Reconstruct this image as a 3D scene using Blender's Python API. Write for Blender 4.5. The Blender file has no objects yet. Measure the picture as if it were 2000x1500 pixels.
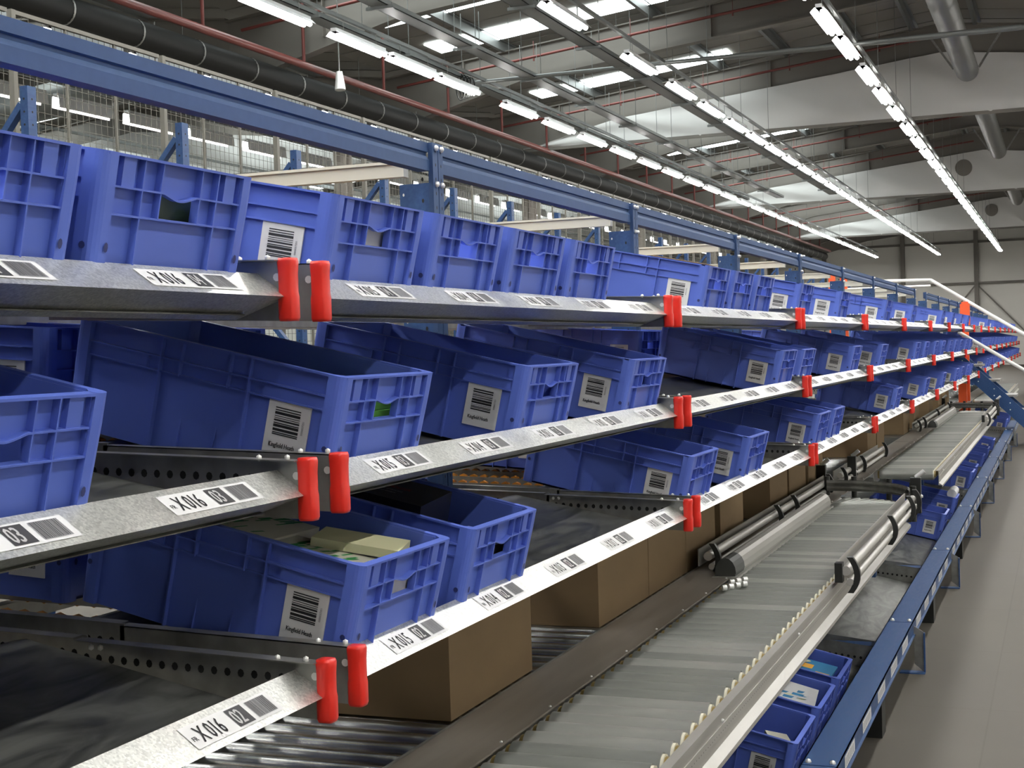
import bpy, math, random
from mathutils import Matrix, Vector
random.seed(7)
C = bpy.context.scene.collection
S = bpy.context.scene
E = 1.64                       # eye height above the floor; heights below are often written eye-relative as E + z

# ---------------------------------------------------------------- camera
cam_d = bpy.data.cameras.new('camera')
cam = bpy.data.objects.new('camera', cam_d)
C.objects.link(cam)
cam_d.sensor_width = 36.0
cam_d.lens = 2792.2 / 2000.0 * 36.0
cam_d.clip_start = 0.05
cam_d.clip_end = 400
R_ = Vector((0.93262996, 0.35958294, -0.03002432))
U_ = Vector((0.01947079, 0.03293619, 0.99926778))
W_ = Vector((-0.36030853, 0.93253167, -0.02371591))
U_ = (-W_).cross(R_).normalized()
M_ = Matrix((R_, U_, -W_)).transposed().to_4x4()
M_.translation = Vector((0, 0, E))
cam.matrix_world = M_
S.camera = cam

# ---------------------------------------------------------------- world, exposure
w = bpy.data.worlds.new('sky')
S.world = w
w.use_nodes = True
w.node_tree.nodes['Background'].inputs[0].default_value = (0.75, 0.86, 1.0, 1)
w.node_tree.nodes['Background'].inputs[1].default_value = 0.5
S.view_settings.view_transform = 'Standard'
S.view_settings.look = 'None'
S.view_settings.gamma = 1
S.view_settings.use_curve_mapping = False
S.view_settings.exposure = 0.3
TUBE_EMIT = 60.0
SKY_EMIT = 5.5
S.cycles.max_bounces = 8
S.cycles.diffuse_bounces = 2
S.cycles.glossy_bounces = 4
S.cycles.sample_clamp_indirect = 6
S.cycles.use_denoising = True

# ---------------------------------------------------------------- materials
def mat(name, col, rough=0.5, metal=0.0, noise=None, bump=None, emit=None, spec=0.5, alpha=None):
    m = bpy.data.materials.new(name)
    m.use_nodes = True
    nt = m.node_tree
    b = nt.nodes['Principled BSDF']
    b.inputs['Base Color'].default_value = (*col, 1)
    b.inputs['Roughness'].default_value = rough
    b.inputs['Metallic'].default_value = metal
    b.inputs['Specular IOR Level'].default_value = spec
    if emit:
        b.inputs['Emission Color'].default_value = (*emit[0], 1)
        b.inputs['Emission Strength'].default_value = emit[1]
    tc = None
    if noise or bump:
        tc = nt.nodes.new('ShaderNodeTexCoord')
    if noise:
        scale, col2, stretch = noise[:3]
        mp = nt.nodes.new('ShaderNodeMapping')
        mp.inputs['Scale'].default_value = stretch
        nt.links.new(tc.outputs['Object'], mp.inputs[0])
        n = nt.nodes.new('ShaderNodeTexNoise')
        n.inputs['Scale'].default_value = scale
        n.inputs['Detail'].default_value = 6
        nt.links.new(mp.outputs[0], n.inputs[0])
        if name == 'scuffed_grey_sheet':
            n.inputs['Distortion'].default_value = 2.2
        r = nt.nodes.new('ShaderNodeValToRGB')
        r.color_ramp.elements[0].position = 0.35
        r.color_ramp.elements[1].position = 0.68
        r.color_ramp.elements[0].color = (*col, 1)
        r.color_ramp.elements[1].color = (*col2, 1)
        nt.links.new(n.outputs[0], r.inputs[0])
        nt.links.new(r.outputs[0], b.inputs['Base Color'])
        if len(noise) > 3:
            mr = nt.nodes.new('ShaderNodeMapRange')
            mr.inputs['To Min'].default_value = max(0.05, rough - noise[3])
            mr.inputs['To Max'].default_value = rough + noise[3]
            nt.links.new(n.outputs[0], mr.inputs[0])
            nt.links.new(mr.outputs[0], b.inputs['Roughness'])
    if bump:
        n2 = nt.nodes.new('ShaderNodeTexNoise')
        n2.inputs['Scale'].default_value = bump[0]
        nt.links.new(tc.outputs['Object'], n2.inputs[0])
        bp = nt.nodes.new('ShaderNodeBump')
        bp.inputs['Strength'].default_value = bump[1]
        bp.inputs['Distance'].default_value = 0.01
        nt.links.new(n2.outputs[0], bp.inputs['Height'])
        nt.links.new(bp.outputs[0], b.inputs['Normal'])
    return m

def galv(name, lo, hi, rough):
    """galvanised sheet: voronoi spangle"""
    m = mat(name, lo, rough, 0.72)
    nt = m.node_tree
    b = nt.nodes['Principled BSDF']
    tc = nt.nodes.new('ShaderNodeTexCoord')
    v = nt.nodes.new('ShaderNodeTexVoronoi')
    v.inputs['Scale'].default_value = 260
    nt.links.new(tc.outputs['Object'], v.inputs['Vector'])
    n = nt.nodes.new('ShaderNodeTexNoise')
    n.inputs['Scale'].default_value = 9
    nt.links.new(tc.outputs['Object'], n.inputs[0])
    sep = nt.nodes.new('ShaderNodeSeparateColor')
    nt.links.new(v.outputs['Color'], sep.inputs[0])
    mx = nt.nodes.new('ShaderNodeMix')
    mx.data_type = 'RGBA'
    mx.inputs[6].default_value = (*lo, 1)
    mx.inputs[7].default_value = (*hi, 1)
    nt.links.new(sep.outputs[0], mx.inputs[0])
    nt.links.new(mx.outputs[2], b.inputs['Base Color'])
    mr = nt.nodes.new('ShaderNodeMapRange')
    mr.inputs['To Min'].default_value = rough - 0.1
    mr.inputs['To Max'].default_value = rough + 0.1
    nt.links.new(n.outputs[0], mr.inputs[0])
    nt.links.new(mr.outputs[0], b.inputs['Roughness'])
    return m

M = {}
M['crate'] = mat('blue_plastic', (0.102, 0.165, 0.60), 0.42, 0, spec=0.4)
M['galv'] = galv('galvanised_spangle', (0.50, 0.51, 0.485), (0.76, 0.77, 0.73), 0.33)
M['galv_dark'] = mat('dull_galvanised', (0.25, 0.25, 0.235), 0.42, 0.75, noise=(18, (0.36, 0.36, 0.34), (1, 1, 1), 0.08))
M['duct'] = mat('spiral_duct_metal', (0.24, 0.245, 0.235), 0.45, 0.5)
M['red'] = mat('red_plastic', (0.72, 0.022, 0.012), 0.38)
M['steel_blue'] = mat('blue_painted_steel', (0.030, 0.062, 0.145), 0.6, noise=(30, (0.034, 0.069, 0.158), (1, 1, 1)), spec=0.25)
M['steel_navy'] = mat('navy_painted_steel', (0.018, 0.05, 0.15), 0.4, noise=(14, (0.030, 0.075, 0.18), (5, 1, 5), 0.1), spec=0.3)
M['bolt'] = mat('zinc_bolt', (0.8, 0.8, 0.78), 0.3, 0.4)
M['black'] = mat('black_plastic', (0.012, 0.013, 0.012), 0.4)
M['hole'] = mat('dark_punched_hole', (0.01, 0.01, 0.01), 0.9)
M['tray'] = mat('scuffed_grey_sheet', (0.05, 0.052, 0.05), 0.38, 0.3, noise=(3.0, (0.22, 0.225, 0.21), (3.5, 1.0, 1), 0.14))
M['plate'] = mat('brown_grey_plate', (0.17, 0.15, 0.125), 0.4, 0.25, noise=(1.3, (0.25, 0.225, 0.195), (14, 1.5, 1), 0.1))
M['roller'] = mat('roller_steel', (0.26, 0.27, 0.25), 0.38, 0.5, noise=(3.5, (0.33, 0.34, 0.31), (1, 5, 5), 0.1))
M['roller_worn'] = mat('worn_roller_steel', (0.38, 0.39, 0.36), 0.34, 0.5, noise=(3.5, (0.46, 0.46, 0.43), (1, 5, 5), 0.1))
M['roller_sleeve'] = mat('dark_roller_sleeve', (0.13, 0.15, 0.14), 0.4, 0.2)
M['roller_rear'] = mat('rear_roller_steel', (0.42, 0.43, 0.42), 0.25, 0.85)  # plain bright steel of the rear line's rollers
M['alu'] = mat('satin_aluminium', (0.40, 0.39, 0.36), 0.42, 0.35, noise=(2, (0.46, 0.45, 0.42), (6, 1, 6), 0.05))
M['wheel'] = mat('orange_wheel_plastic', (0.62, 0.25, 0.03), 0.4)
M['cap'] = mat('cream_roller_bearing', (0.75, 0.72, 0.58), 0.5)
M['grey_cap'] = mat('dark_grey_end_cap', (0.045, 0.048, 0.045), 0.5)
M['gold'] = mat('yellowish_bearing', (0.30, 0.22, 0.08), 0.45, 0.3)
M['crate_hole'] = mat('deep_blue_hole', (0.02, 0.03, 0.14), 0.6)
M['card'] = mat('brown_cardboard', (0.27, 0.185, 0.10), 0.85, noise=(3, (0.30, 0.205, 0.11), (1, 1, 3)))
M['paper'] = mat('white_label_paper', (0.74, 0.74, 0.74), 0.6)
M['ink'] = mat('black_ink', (0.015, 0.015, 0.018), 0.6)
M['barcode'] = mat('fine_barcode_grey', (0.33, 0.33, 0.34), 0.6)
M['cream'] = mat('cream_painted_steel', (0.62, 0.60, 0.51), 0.5)
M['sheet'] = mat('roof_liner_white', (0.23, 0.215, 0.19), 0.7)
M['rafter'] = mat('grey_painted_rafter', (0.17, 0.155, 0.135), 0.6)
M['purlin'] = mat('galvanised_purlin', (0.20, 0.21, 0.205), 0.42, 0.45)
M['curtain'] = mat('white_curtain_fabric', (0.62, 0.61, 0.59), 0.75, bump=(0.9, 0.9))
M['wallm'] = mat('white_wall_cladding', (0.84, 0.82, 0.76), 0.7)
M['pipe_red'] = mat('dark_red_pipe', (0.15, 0.035, 0.028), 0.4)
M['pipe_black'] = mat('black_insulated_duct', (0.008, 0.008, 0.007), 0.6, spec=0.25)
M['fix'] = mat('white_enamel', (0.8, 0.8, 0.8), 0.4)
M['tube'] = mat('lit_fluorescent_tube', (1, 1, 1), 0.5, emit=((1.0, 0.985, 0.95), TUBE_EMIT))
M['sky'] = mat('daylit_rooflight', (1, 1, 1), 0.5, emit=((0.90, 1.0, 1.0), SKY_EMIT))
M['orange'] = mat('orange_painted_steel', (0.80, 0.10, 0.02), 0.4)
M['white_rail'] = mat('white_handrail', (0.82, 0.82, 0.79), 0.35)
M['green'] = mat('green_paper', (0.16, 0.50, 0.10), 0.6)
M['packet'] = mat('pale_packet_paper', (0.72, 0.70, 0.58), 0.6)
M['yellow'] = mat('pale_yellow_paper', (0.78, 0.76, 0.47), 0.6)
M['boxblack'] = mat('glossy_black_card', (0.012, 0.011, 0.011), 0.3)
M['redink'] = mat('dull_red_ink', (0.35, 0.03, 0.02), 0.5)
M['whiteink'] = mat('white_ink', (0.7, 0.7, 0.68), 0.5)
M['greenink'] = mat('green_ink', (0.04, 0.30, 0.08), 0.5)
M['orangeink'] = mat('orange_ink', (0.85, 0.42, 0.05), 0.5)
M['blueink'] = mat('blue_ink', (0.03, 0.22, 0.45), 0.5)
M['mesh'] = mat('grey_mesh_wire', (0.12, 0.115, 0.095), 0.5, 0.2)
M['darkgreen'] = mat('dark_green_cover', (0.02, 0.04, 0.02), 0.4)

def floor_mat():
    m = mat('warm_grey_floor', (0.070, 0.062, 0.051), 0.6, 0, noise=(0.8, (0.088, 0.080, 0.067), (1, 1, 1), 0.08), spec=0.12)
    nt = m.node_tree
    b = nt.nodes['Principled BSDF']
    src = b.inputs['Base Color'].links[0].from_socket
    tc = nt.nodes.new('ShaderNodeTexCoord')
    mp = nt.nodes.new('ShaderNodeMapping')
    mp.inputs['Location'].default_value = (0.33, -0.45, 0)
    nt.links.new(tc.outputs['Object'], mp.inputs[0])
    br = nt.nodes.new('ShaderNodeTexBrick')
    br.offset = 0
    br.inputs['Scale'].default_value = 1
    br.inputs['Brick Width'].default_value = 0.61
    br.inputs['Row Height'].default_value = 1.22
    br.inputs['Mortar Size'].default_value = 0.004
    br.inputs['Color1'].default_value = (1, 1, 1, 1)
    br.inputs['Color2'].default_value = (0.94, 0.94, 0.94, 1)
    br.inputs['Mortar'].default_value = (0.84, 0.84, 0.83, 1)
    nt.links.new(mp.outputs[0], br.inputs[0])
    mx = nt.nodes.new('ShaderNodeMix')
    mx.data_type = 'RGBA'
    mx.blend_type = 'MULTIPLY'
    mx.inputs[0].default_value = 1
    nt.links.new(src, mx.inputs[6])
    nt.links.new(br.outputs[0], mx.inputs[7])
    nt.links.new(mx.outputs[2], b.inputs['Base Color'])
    return m
M['floor'] = floor_mat()

# ---------------------------------------------------------------- mesh builder
class MB:
    def __init__(s):
        s.v, s.f, s.mi, s.sm = [], [], [], []
    def add(s, vs, fs, m=0, smooth=False, mtx=None):
        o = len(s.v)
        for p in vs:
            s.v.append(tuple(mtx @ Vector(p)) if mtx else tuple(p))
        for q in fs:
            s.f.append(tuple(i + o for i in q))
            s.mi.append(m)
            s.sm.append(smooth)
        return s
    def box(s, x0, x1, y0, y1, z0, z1, m=0, mtx=None):
        x0, x1 = min(x0, x1), max(x0, x1)
        y0, y1 = min(y0, y1), max(y0, y1)
        z0, z1 = min(z0, z1), max(z0, z1)
        vs = [(x0, y0, z0), (x1, y0, z0), (x1, y1, z0), (x0, y1, z0), (x0, y0, z1), (x1, y0, z1), (x1, y1, z1), (x0, y1, z1)]
        fs = [(0, 3, 2, 1), (4, 5, 6, 7), (0, 1, 5, 4), (1, 2, 6, 5), (2, 3, 7, 6), (3, 0, 4, 7)]
        return s.add(vs, fs, m, False, mtx)
    def bar(s, a, b, wd, ht, m=0, up=(0, 0, 1)):
        a, b = Vector(a), Vector(b)
        d = (b - a)
        L = d.length
        d.normalize()
        u = Vector(up)
        x = d.cross(u).normalized()
        u = x.cross(d).normalized()
        mt = Matrix((x, d, u)).transposed().to_4x4()
        mt.translation = a
        return s.box(-wd / 2, wd / 2, 0, L, -ht / 2, ht / 2, m, mt)
    def cyl(s, a, b, r, n=12, m=0, smooth=True, r2=None, caps=True):
        a, b = Vector(a), Vector(b)
        d = (b - a).normalized()
        u = Vector((0, 0, 1)) if abs(d.z) < 0.9 else Vector((1, 0, 0))
        x = d.cross(u).normalized()
        y = d.cross(x).normalized()
        r2 = r if r2 is None else r2
        vs = []
        for i in range(n):
            t = 2 * math.pi * i / n
            o = x * math.cos(t) + y * math.sin(t)
            vs.append(a + o * r)
            vs.append(b + o * r2)
        fs = [(2 * i, 2 * i + 1, (2 * i + 3) % (2 * n), (2 * i + 2) % (2 * n)) for i in range(n)]
        s.add(vs, fs, m, smooth)
        if caps:
            s.add([vs[2 * i] for i in range(n)], [tuple(range(n))], m)
            s.add([vs[2 * i + 1] for i in range(n)], [tuple(reversed(range(n)))], m)
        return s
    def ring(s, a, b, r, rin, n=24, m=0):
        a, b = Vector(a), Vector(b)
        s.cyl(a, b, r, n, m, True, caps=False)
        s.cyl(a, b, rin, n, m, True, caps=False)
        return s
    def prism(s, prof, y0, y1, m=0, mtx=None, close=True):
        """prof: XZ polygon extruded along Y"""
        n = len(prof)
        vs = [(x, y0, z) for x, z in prof] + [(x, y1, z) for x, z in prof]
        fs = [(i, (i + 1) % n, n + (i + 1) % n, n + i) for i in range(n)]
        if close:
            fs += [tuple(reversed(range(n))), tuple(range(n, 2 * n))]
        return s.add(vs, fs, m, False, mtx)
    def xprism(s, prof, x0, x1, m=0, mtx=None):
        """prof: YZ polygon extruded along X"""
        n = len(prof)
        vs = [(x0, y, z) for y, z in prof] + [(x1, y, z) for y, z in prof]
        fs = [(i, (i + 1) % n, n + (i + 1) % n, n + i) for i in range(n)]
        fs += [tuple(reversed(range(n))), tuple(range(n, 2 * n))]
        return s.add(vs, fs, m, False, mtx)
    def sheet(s, pts, t, y0, y1, m=0):
        """thin folded sheet: XZ polyline pts with thickness t along normal, extruded on Y"""
        n = len(pts)
        nn = []
        for i in range(n):
            a = Vector(pts[max(0, i - 1)])
            b = Vector(pts[min(n - 1, i + 1)])
            d = (b - a).normalized()
            nn.append(Vector((-d.y, d.x)))
        back = [(pts[i][0] + nn[i].x * t, pts[i][1] + nn[i].y * t) for i in range(n)]
        return s.prism(list(pts) + list(reversed(back)), y0, y1, m)
    def disc(s, c, nrm, r, n=12, m=0, ry=None):
        c, nrm = Vector(c), Vector(nrm).normalized()
        u = Vector((0, 0, 1)) if abs(nrm.z) < 0.9 else Vector((1, 0, 0))
        x = nrm.cross(u).normalized()
        y = x.cross(nrm).normalized()
        ry = ry or r
        vs = [c + x * math.cos(2 * math.pi * i / n) * r + y * math.sin(2 * math.pi * i / n) * ry for i in range(n)]
        return s.add(vs, [tuple(range(n))], m)
    def ball(s, c, r, m=0, n=8):
        c = Vector(c)
        vs, fs = [], []
        k = n // 2
        for j in range(k + 1):
            ph = math.pi * j / k
            for i in range(n):
                t = 2 * math.pi * i / n
                vs.append(c + Vector((math.sin(ph) * math.cos(t), math.sin(ph) * math.sin(t), math.cos(ph))) * r)
        for j in range(k):
            for i in range(n):
                fs.append((j * n + i, (j + 1) * n + i, (j + 1) * n + (i + 1) % n, j * n + (i + 1) % n))
        return s.add(vs, fs, m, True)
    def mesh(s, name, mats):
        me = bpy.data.meshes.new(name)
        me.from_pydata([tuple(p) for p in s.v], [], s.f)
        for mm in mats:
            me.materials.append(M[mm])
        me.polygons.foreach_set('material_index', s.mi)
        me.polygons.foreach_set('use_smooth', s.sm)
        me.update()
        return me

def obj(name, mesh, parent=None, loc=None):
    o = bpy.data.objects.new(name, mesh)
    C.objects.link(o)
    if parent:
        o.parent = parent
    if loc:
        o.location = loc
    return o
def tag(o, label=None, cat=None, group=None, kind=None):
    if label: o['label'] = label
    if cat: o['category'] = cat
    if group: o['group'] = group
    if kind: o['kind'] = kind
    return o
def empty(name, loc=(0, 0, 0)):
    o = bpy.data.objects.new(name, None)
    o.empty_display_size = 0.1
    C.objects.link(o)
    o.location = loc
    return o
def copy_tree(o, parent=None):
    c = o.copy()
    C.objects.link(c)
    c.parent = parent
    for ch in KIDS.get(o.name, []):
        copy_tree(ch, c)
    return c
KIDS = {}
def kids(o):
    KIDS[o.name] = [c for c in o.children]
    for c in KIDS[o.name]:
        kids(c)

_tx = {}
def text_geo(txt, size, sx=1.0):
    """(verts2d, faces) of a text outline, baseline at 0, left aligned"""
    key = (txt, size, sx)
    if key in _tx: return _tx[key]
    cu = bpy.data.curves.new('t', 'FONT')
    cu.body = txt
    cu.size = size
    cu.resolution_u = 2
    ob = bpy.data.objects.new('t', cu)
    C.objects.link(ob)
    dg = bpy.context.evaluated_depsgraph_get()
    dg.update()
    me = ob.evaluated_get(dg).to_mesh()
    vs = [(v.co.x * sx, v.co.y) for v in me.vertices]
    fs = [tuple(p.vertices) for p in me.polygons]
    ob.evaluated_get(dg).to_mesh_clear()
    C.objects.unlink(ob)
    bpy.data.objects.remove(ob)
    bpy.data.curves.remove(cu)
    _tx[key] = (vs, fs)
    return vs, fs
def put_text(mb, txt, size, sx, org, ux, uy, m, bold=0.0):
    vs, fs = text_geo(txt, size, sx)
    org, ux, uy = Vector(org), Vector(ux), Vector(uy)
    offs = [0] if not bold else [-bold, 0, bold]
    for o in offs:
        mb.add([org + ux * (x + o) + uy * y for x, y in vs], fs, m)
    return max([v[0] for v in vs] or [0])

P = 2.505
Y1 = 2.190
LANE = 0.46
ORD = ['zeroth', 'first', 'second', 'third', 'fourth', 'fifth', 'sixth', 'seventh', 'eighth', 'ninth', 'tenth', 'eleventh', 'twelfth',
       'thirteenth', 'fourteenth', 'fifteenth', 'sixteenth', 'seventeenth', 'eighteenth', 'nineteenth', 'twentieth', 'twenty-first', 'twenty-second',
       'twenty-third', 'twenty-fourth', 'twenty-fifth', 'twenty-sixth', 'twenty-seventh', 'twenty-eighth', 'twenty-ninth', 'thirtieth',
       'thirty-first', 'thirty-second', 'thirty-third', 'thirty-fourth', 'thirty-fifth', 'thirty-sixth', 'thirty-seventh', 'thirty-eighth', 'thirty-ninth', 'fortieth']

# ================================================================ the hall
YN, YF = -26.0, 84.0
XR, XV, XL = 7.9, -12.8, -33.0
RID, RID2 = -2.3, -22.9
SL = 0.11
ZS = E + 6.9                   # roof sheet at the ridge
def roof_z(x, off=0.0):
    rid = RID if x > XV else RID2
    return ZS - SL * abs(x - rid) + off

fl = obj('floor', MB().box(XL, XR, YN, YF, -0.2, 0).mesh('floor', ['floor']))
tag(fl, kind='structure')
def wall(name, args):
    return tag(obj(name, MB().box(*args).mesh(name, ['wallm'])), kind='structure')
wall('wall_right', (XR, XR + 0.2, YN, YF, 0, ZS))
wall('wall_left', (XL - 0.2, XL, YN, YF, 0, ZS))
wall('wall_back', (XL, XR, YN - 0.2, YN, 0, ZS))
# far wall with cladding steps
fw = MB()
fw.box(XL, XR, YF, YF + 0.2, 0, ZS)
for i in range(5):
    z = 1.6 + i * 1.7
    fw.box(XL, XR, YF - 0.03, YF, z, z + 0.03)
tag(obj('wall_far', fw.mesh('wall_far', ['wallm'])), kind='structure')
# roof liner with rooflight openings left as inset panels
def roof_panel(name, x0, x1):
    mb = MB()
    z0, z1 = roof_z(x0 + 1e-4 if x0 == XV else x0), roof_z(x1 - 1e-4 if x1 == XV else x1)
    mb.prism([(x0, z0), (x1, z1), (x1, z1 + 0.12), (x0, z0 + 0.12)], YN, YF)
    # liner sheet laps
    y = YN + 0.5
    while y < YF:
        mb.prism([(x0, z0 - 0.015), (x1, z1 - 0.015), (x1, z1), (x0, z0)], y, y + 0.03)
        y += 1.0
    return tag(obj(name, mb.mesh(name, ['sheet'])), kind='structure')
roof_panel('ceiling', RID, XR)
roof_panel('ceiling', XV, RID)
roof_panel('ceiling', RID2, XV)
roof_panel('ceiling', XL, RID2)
FR = [20.6 + 5.8 * i for i in range(-8, 11)]
wn = 0
for fy in FR:
    for (a, b) in ((2.0, 2.85), (4.5, 5.35)):
        if fy + a < YN or fy + b > 68: continue
        for x0, x1 in ((-11.3, -6.7), (-24.8, -31.0)) if fy > 2 else ((-11.3, -6.7),):
            mb = MB()
            z0, z1 = roof_z(x0), roof_z(x1)
            mb.prism([(x0, z0 - 0.035), (x1, z1 - 0.035), (x1, z1 - 0.018), (x0, z0 - 0.018)] if x0 < x1 else [(x1, z1 - 0.035), (x0, z0 - 0.035), (x0, z0 - 0.018), (x1, z1 - 0.018)], fy + a, fy + b)
            wn += 1
            tag(obj('window_%d' % wn, mb.mesh('rooflight', ['sky'])), kind='structure')
        if fy > 2 and fy < 50:
            mb = MB()
            x0, x1 = -20.5, -15.5
            mb.prism([(x0, roof_z(x0) - 0.035), (x1, roof_z(x1) - 0.035), (x1, roof_z(x1) - 0.018), (x0, roof_z(x0) - 0.018)], fy + a, fy + b)
            wn += 1
            tag(obj('window_%d' % wn, mb.mesh('rooflight', ['sky'])), kind='structure')
# rafters: I-beams following the slope, haunched at the valley
def rafter(fy, side):
    mb = MB()
    rid = RID if side == 0 else RID2
    xs = [(XV + 0.001, 1.05), (-9.7, 0.62), (RID, 0.62), (XR - 3, 0.62), (XR, 1.4)] if side == 0 else [(XL, 1.4), (XL + 3, 0.62), (RID2, 0.62), (-15.9, 0.62), (XV - 0.001, 1.05)]
    top = [(x, ZS - SL * abs(x - rid) - 0.2) for x, d in xs]
    bot = [(x, ZS - SL * abs(x - rid) - 0.2 - d) for x, d in xs]
    for i in range(len(xs) - 1):
        mb.prism([bot[i], bot[i + 1], top[i + 1], top[i]], fy - 0.01, fy + 0.01)
        for q in (bot, top):
            a, b = q[i], q[i + 1]
            mb.prism([(a[0], a[1]), (b[0], b[1]), (b[0], b[1] + 0.025), (a[0], a[1] + 0.025)], fy - 0.11, fy + 0.11)
    for x in (-11.0, -6.0, 0.0) if side == 0 else (-28.0, -18.0):
        z = ZS - SL * abs(x - rid) - 0.2
        mb.box(x - 0.01, x + 0.01, fy - 0.1, fy + 0.1, z - 0.62, z)
    o = obj('rafter', mb.mesh('rafter', ['rafter']))
    return tag(o, kind='structure')
for fy in FR:
    if fy > YN + 1:
        rafter(fy, 0)
        if fy > 5: rafter(fy, 1)
# purlins along the hall
for x in [-11.6, -10.1, -8.6, -7.1, -5.6, -4.1, -2.9, -1.6, -0.2, 1.4, 3.0, 4.6, 6.2] + [-14.3, -16.0, -17.8, -19.6, -21.4, -24.0, -26.0, -28.0, -30.0]:
    z = roof_z(x) - 0.2
    mb = MB()
    mb.box(x - 0.004, x + 0.004, YN, YF, z, z + 0.19)
    mb.box(x - 0.07, x, YN, YF, z, z + 0.01)
    mb.box(x, x + 0.07, YN, YF, z + 0.17, z + 0.18)
    tag(obj('purlin', mb.mesh('purlin', ['purlin'])), kind='structure')
# smoke curtains under every third frame
ZC = E + 4.75
cur_names = ['nearest of the three white curtains', 'middle white curtain, with a round hole cut by the ridge', 'farthest white curtain, just before the end wall']
for ci, fy in enumerate((32.2, 49.6, 67.0)):
    for side in (0, 1):
        mb = MB()
        rid = RID if side == 0 else RID2
        xs0, xs1 = (-11.9, XR) if side == 0 else (XL, -13.7)
        n = 60
        ring = []
        for i in range(n + 1):
            x = xs0 + (xs1 - xs0) * i / n
            if side == 0:
                t = ZS - SL * abs(x - rid) - 0.2 - 0.60
                if x < -9.7: t -= 0.43 * (-9.7 - x) / 3.1
            else:
                t = ZS - SL * abs(x - rid) - 0.8
                if x > -15.9: t -= 0.43 * (x + 15.9) / 3.1
            ring.append((x, max(t, ZC + 0.03)))
        hole = (-1.25 - 0.0, E + 5.28, 0.27)
        vs, fs = [], []
        nz = 8
        for i, (x, t) in enumerate(ring):
            for j in range(nz + 1):
                z = ZC + (t - ZC) * j / nz
                y = fy - 0.13 + 0.035 * math.sin(x * 2.1 + 0.8 * j) * (j % 8 > 0) + 0.02 * math.sin(x * 6.0 + j * 1.3)
                vs.append((x, y, z))
        for i in range(n):
            for j in range(nz):
                a = i * (nz + 1) + j
                fs.append((a, a + nz + 1, a + nz + 2, a + 1))
        mb.add(vs, fs, 0, True)
        mb.add([(x, y - 0.006, z) for x, y, z in vs], [tuple(reversed(q)) for q in fs], 0, True)
        # bottom batten
        mb.box(xs0, xs1, fy - 0.155, fy - 0.115, ZC - 0.05, ZC + 0.02, 1)
        if ci > 0 and side == 0:
            for hx in (-3.05 + 0.1 * ci,):
                mb.cyl((hx, fy - 0.2, E + 5.55), (hx, fy - 0.1, E + 5.55), 0.27, 24, 2)
        o = obj('smoke_curtain', mb.mesh('smoke_curtain', ['curtain', 'rafter', 'rafter']))
        tag(o, cur_names[ci] + (' hanging across the main span' if side == 0 else ' hanging across the left span'), 'curtain', 'white smoke curtains under the rafters')
# valley columns
for i, y in enumerate([3.9, 14.2, 24.5, 34.8, 45.1, 55.4, 65.7, 76.0]):
    mb = MB()
    mb.box(XV - 0.13, XV + 0.13, y - 0.13, y - 0.115, 0, E + 5.0)
    mb.box(XV - 0.13, XV + 0.13, y + 0.115, y + 0.13, 0, E + 5.0)
    mb.box(XV - 0.008, XV + 0.008, y - 0.13, y + 0.13, 0, E + 5.0)
    tag(obj('trim_%d' % (i + 1), mb.mesh('column', ['rafter'])), kind='structure')
# far wall frame
mb = MB()
for x in (-15.9, -12.8, -8.4, -4.45, -0.5, 3.6):
    mb.box(x - 0.11, x + 0.11, YF - 0.42, YF - 0.16, 0, roof_z(x) - 0.1)
for z in (E + 5.2, E + 2.9):
    mb.box(XL, XR, YF - 0.3, YF - 0.16, z, z + 0.12)
mb.bar((-4.45, YF - 0.3, E + 2.9), (-7.6, YF - 0.3, 0.8), 0.08, 0.08)
mb.bar((-4.45, YF - 0.3, E + 2.9), (-1.0, YF - 0.3, 0.8), 0.08, 0.08)
tag(obj('trim_20', mb.mesh('wall_frame', ['rafter'])), kind='structure')

# ---------------------------------------------------------------- ceiling lights
def make_light(hood=0.0):
    r = empty('ceiling_light')
    h = MB()
    h.prism([(-0.045, 0.0), (0.045, 0.0), (0.045, 0.05), (-0.045, 0.05)], 0, 1.53)
    wd = 0.075 if hood else 0.115
    h.sheet([(-wd, -0.055 - hood), (-0.06, 0.0), (0.06, 0.0), (wd, -0.055 - hood)], 0.004, 0.0, 1.53)
    if hood:
        h.box(-0.06, 0.06, 1.50, 1.53, -0.06, 0.0)
    obj('housing', h.mesh('light_housing', ['fix']), r)
    for x in ((-0.03, 0.03) if hood else (-0.045, 0.045)):
        obj('tube', MB().cyl((x, 0.03, -0.052), (x, 1.50, -0.052), 0.02 if hood else 0.032, 10).mesh('light_tube', ['tube']), r)
    for y in (0.3, 1.3):
        obj('hanger', MB().cyl((0, y, 0.05), (0, y, 0.28), 0.006, 6).mesh('light_hanger', ['galv_dark']), r)
    return r
protos = {False: make_light(), True: make_light(0.13)}
bpy.context.view_layer.update()
kids(protos[False])
kids(protos[True])
used = set()
ZL = E + 4.4
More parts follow.
